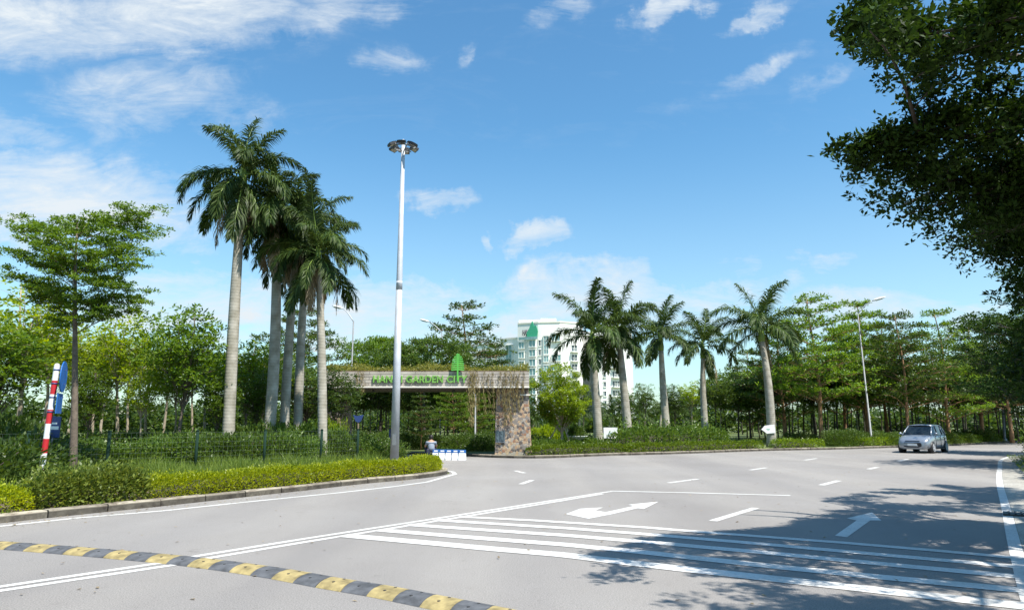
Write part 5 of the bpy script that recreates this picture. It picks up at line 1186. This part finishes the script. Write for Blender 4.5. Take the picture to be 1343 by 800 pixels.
# ------------------------------------------------------------------ silver hatchback
def car():
    m, nt, N, L, bs = nodes_of('car_silver'); bs.inputs['Base Color'].default_value = (.30, .33, .37, 1); bs.inputs['Metallic'].default_value = .55; bs.inputs['Roughness'].default_value = .32; bs.inputs['Coat Weight'].default_value = .8; bs.inputs['Coat Roughness'].default_value = .06
    M['car_silver'] = m
    m, nt, N, L, bs = nodes_of('car_glass'); bs.inputs['Base Color'].default_value = (.012, .018, .022, 1); bs.inputs['Roughness'].default_value = .05; M['car_glass'] = m
    m, nt, N, L, bs = nodes_of('head_glass'); bs.inputs['Base Color'].default_value = (.62, .65, .68, 1); bs.inputs['Roughness'].default_value = .12; bs.inputs['Metallic'].default_value = .5; M['head_glass'] = m
    a = R(46); f0 = Vector((21.75, 38.0)); c = f0 + Vector((math.sin(a), math.cos(a))) * 1.85
    t = thing('silver_hatchback', 'silver hatchback car driving towards the camera on the far lane', 'car', (c.x, c.y, 0), 0); t.rotation_euler = (0, 0, math.atan2(-math.cos(a), -math.sin(a)))
    # forward +x, left +y
    S = [(-1.84, .66, .98, .42), (-1.76, .76, 1.00, .30), (-1.45, .81, 1.00, .24), (-.9, .825, .985, .21), (-.2, .83, .965, .21), (.5, .83, .955, .21), (.95, .825, .965, .21), (1.25, .81, .90, .21), (1.52, .79, .82, .20), (1.74, .75, .73, .20), (1.86, .62, .62, .24), (1.89, .50, .52, .32)]
    def ring(x, w, tp, bt):
        crown = .035 if x > .9 else .01
        half = [(0, bt), (w * .80, bt), (w * .965, bt + .07), (w, (bt + tp) * .5 - .02), (w * .985, tp - .14), (w * .93, tp - .03), (w * .80, tp + crown * .5), (0, tp + crown)]
        return [(x, y, z) for y, z in half] + [(x, -y, z) for y, z in half[-2:0:-1]]
    mb = MB(); vs = []; n = 14
    for s in S: vs += ring(*s)
    fs = [(i * n + k, i * n + (k + 1) % n, (i + 1) * n + (k + 1) % n, (i + 1) * n + k) for i in range(len(S) - 1) for k in range(n)] + [tuple(range(n)), tuple((len(S) - 1) * n + k for k in range(n))[::-1]]
    mb.add(vs, fs, 0, True); body = mb.build('body', 'car_silver', t); md = body.modifiers.new('sub', 'SUBSURF'); md.levels = md.render_levels = 2
    bm = bmesh.new(); bm.from_mesh(body.data); bmesh.ops.recalc_face_normals(bm, faces=bm.faces); bm.to_mesh(body.data); bm.free()
    # cabin: glass house and silver roof, pillars
    belt = [(1.02, .70, .985), (.55, .775, .985), (-.3, .78, .995), (-1.2, .77, 1.01), (-1.70, .66, 1.02)]; roof = [(.30, .57, 1.44), (.05, .60, 1.475), (-.45, .61, 1.49), (-1.1, .60, 1.47), (-1.42, .54, 1.42)]
    mb = MB(); vs = []
    for (p, q) in zip(belt, roof): vs += [(p[0], p[1], p[2] - .05), q, (q[0], -q[1], q[2]), (p[0], -p[1], p[2] - .05)]
    fs = []
    for i in range(4):
        o = i * 4; fs += [(o, o + 1, o + 5, o + 4), (o + 1, o + 2, o + 6, o + 5), (o + 2, o + 3, o + 7, o + 6)]
    fs += [(0, 3, 2, 1), (16, 17, 18, 19)]; mb.add(vs, fs); g = mb.build('windows', 'car_glass', t)
    mb = MB(); vs = []
    for i, q in enumerate(roof):
        for s_ in (1, .55, 0, -.55, -1): vs.append((q[0] + (.02 if i == 0 else (-.06 if i == 4 else 0)), q[1] * 1.02 * s_, q[2] + .035 * (1 - s_ * s_) + .004))
    mb.add(vs, [(i * 5 + k, i * 5 + k + 1, (i + 1) * 5 + k + 1, (i + 1) * 5 + k) for i in range(4) for k in range(4)], 0, True); rf = mb.build('roof', 'car_silver', t); so_ = rf.modifiers.new('s', 'SOLIDIFY'); so_.thickness = .03; so_.offset = -1
    mb = MB()
    for s_ in (-1, 1):
        mb.tube([(1.04, s_ * .71, .97), (.66, s_ * .64, 1.22), (.30, s_ * .575, 1.445), (-.45, s_ * .615, 1.49), (-1.1, s_ * .605, 1.475), (-1.42, s_ * .55, 1.42), (-1.60, s_ * .61, 1.2), (-1.72, s_ * .67, 1.0)], [.035, .03, .03, .025, .03, .045, .06, .06], 8)
        mb.tube([(.1, s_ * .785, .98), (-.05, s_ * .612, 1.47)], .02, 6, 1); mb.tube([(-.85, s_ * .785, 1.0), (-1.0, s_ * .612, 1.475)], .03, 6)
    mb.build('pillars', ['car_silver', 'rubber'], t)
    # wheels
    for (x, s_) in ((1.18, 1), (1.18, -1), (-1.20, 1), (-1.20, -1)):
        arch = MB(); m_ = 20; arch.tube([(0, s_ * .60, 0), (0, s_ * .836, 0)], .335, m_); arch.build('wheel_arch', 'black', t, (x, 0, .31))
        mb = MB(); mb.tube([(0, s_ * .66, 0), (0, s_ * .675, 0), (0, s_ * .83, 0), (0, s_ * .845, 0)], [.26, .292, .292, .262], 24); w = mb.build('wheel', 'rubber', t, (x, 0, .294))
        mb = MB(); mb.tube([(0, s_ * .82, 0), (0, s_ * .852, 0)], .06, 12)
        mb.tube([(.185 * math.cos(k * .2618), s_ * .846, .185 * math.sin(k * .2618)) for k in range(25)], .016, 5)
        for k in range(8): q = k * .785; mb.box((.11 * math.cos(q), s_ * .845, .11 * math.sin(q)), (.17, .02, .035), ry=-q)
        mb.build('rim', 'steel', w)
    def patch(name, pts, mat, parent=t, th=.02):                    # panel on the nose, points (y, z) mirrored on demand; x follows the nose
        mb = MB(); m_ = len(pts)
        def nx(y, z): return 1.897 - .30 * max(0, abs(y) - .30) ** 1.6 * 1.9 - .35 * max(0, z - .55) ** 1.2 * 1.4
        mb.add([(nx(y, z) + .012, y, z) for y, z in pts] + [(nx(y, z) - .10, y, z) for y, z in pts], [tuple(range(m_)), tuple(range(m_, 2 * m_))[::-1]] + [(k, (k + 1) % m_, (k + 1) % m_ + m_, k + m_) for k in range(m_)])
        return mb.build(name, mat, parent)
    patch('grille', [(-.38, .57), (.38, .57), (.50, .49), (.42, .36), (.28, .31), (-.28, .31), (-.42, .36), (-.50, .49)], 'black')
    pl = MB(); pl.box((1.925, 0, .46), (.02, .46, .11)); pl.build('number_plate', 'white', t)
    pb = patch('upper_grille', [(-.34, .675), (.34, .675), (.36, .650), (-.36, .650)], 'black')
    for s_ in (1, -1):
        mb = MB(); ptsH = [(1.74, s_ * .40, .66), (1.70, s_ * .60, .66), (1.48, s_ * .755, .74), (1.42, s_ * .745, .84), (1.60, s_ * .62, .80), (1.72, s_ * .42, .745)]
        cH = Vector((1.62, s_ * .60, .74)); vs = [Vector(p) + Vector((.0, s_ * .0, .004)) for p in ptsH] + [Vector(p) - Vector((.12, s_ * .1, .05)) for p in ptsH]
        mb.add(vs, [tuple(range(6)), tuple(range(6, 12))[::-1]] + [(k, (k + 1) % 6, (k + 1) % 6 + 6, k + 6) for k in range(6)]); hl = mb.build('headlight', 'head_glass', t)
        mb = MB(); ptsF = [(1.80, s_ * .54, .30), (1.70, s_ * .70, .32), (1.67, s_ * .71, .42), (1.76, s_ * .60, .46)]
        vs = [Vector(p) + Vector((.05, s_ * .02, 0)) for p in ptsF] + [Vector(p) - Vector((.1, s_ * .06, 0)) for p in ptsF]; mb.add(vs, [(0, 1, 2, 3), (7, 6, 5, 4), (0, 4, 5, 1), (1, 5, 6, 2), (2, 6, 7, 3), (3, 7, 4, 0)]); mb.build('fog_light', 'black', t)
        mb = MB(); mb.tube([(.78, s_ * .80, 1.0), (.78, s_ * .88, 1.04), (.80, s_ * .95, 1.05)], [.04, .085, .05], 10); mr = mb.build('mirror', 'car_silver', t)
        mb = MB()
        for zz in (.84,):
            for x in (-.1, -.95): mb.box((x, s_ * .832, zz), (.17, .03, .03))
        mb.build('door_handle', 'car_silver', t)
        mb = MB()
        for x0, x1 in ((.62, .62), (-.28, -.28), (-1.05, -1.05)): mb.box((x0, s_ * .822, .62), (.010, .024, .62))
        mb.box((-.1, s_ * .80, .235), (2.0, .06, .05)); mb.build('door_seam', 'rubber', t)
    mb = MB(); mb.box((1.80, 0, .245), (.12, 1.0, .05)); mb.build('bumper_lip', 'steel_dull', t)
    mb = MB(); mb.tube([(1.02, .38, 1.0), (.86, .0, 1.09)], .008, 5); mb.tube([(1.02, -.22, 1.0), (.86, -.55, 1.09)], .008, 5); mb.build('wiper', 'black', t)
car()
# drain at the right gutter
mb = MB(); g0 = G(1336, 678); mb.box((0, 0, .0), (.9, .42, .03)); [mb.box((-.36 + k * .09, 0, .02), (.03, .36, .02)) for k in range(9)]
dr = mb.build('drain_grate', 'black', None, (g0.x + .35, g0.y + .1, .02), (0, 0, R(-34))); tag(dr, 'dark drain grate in the pale gutter on the right', 'drain')
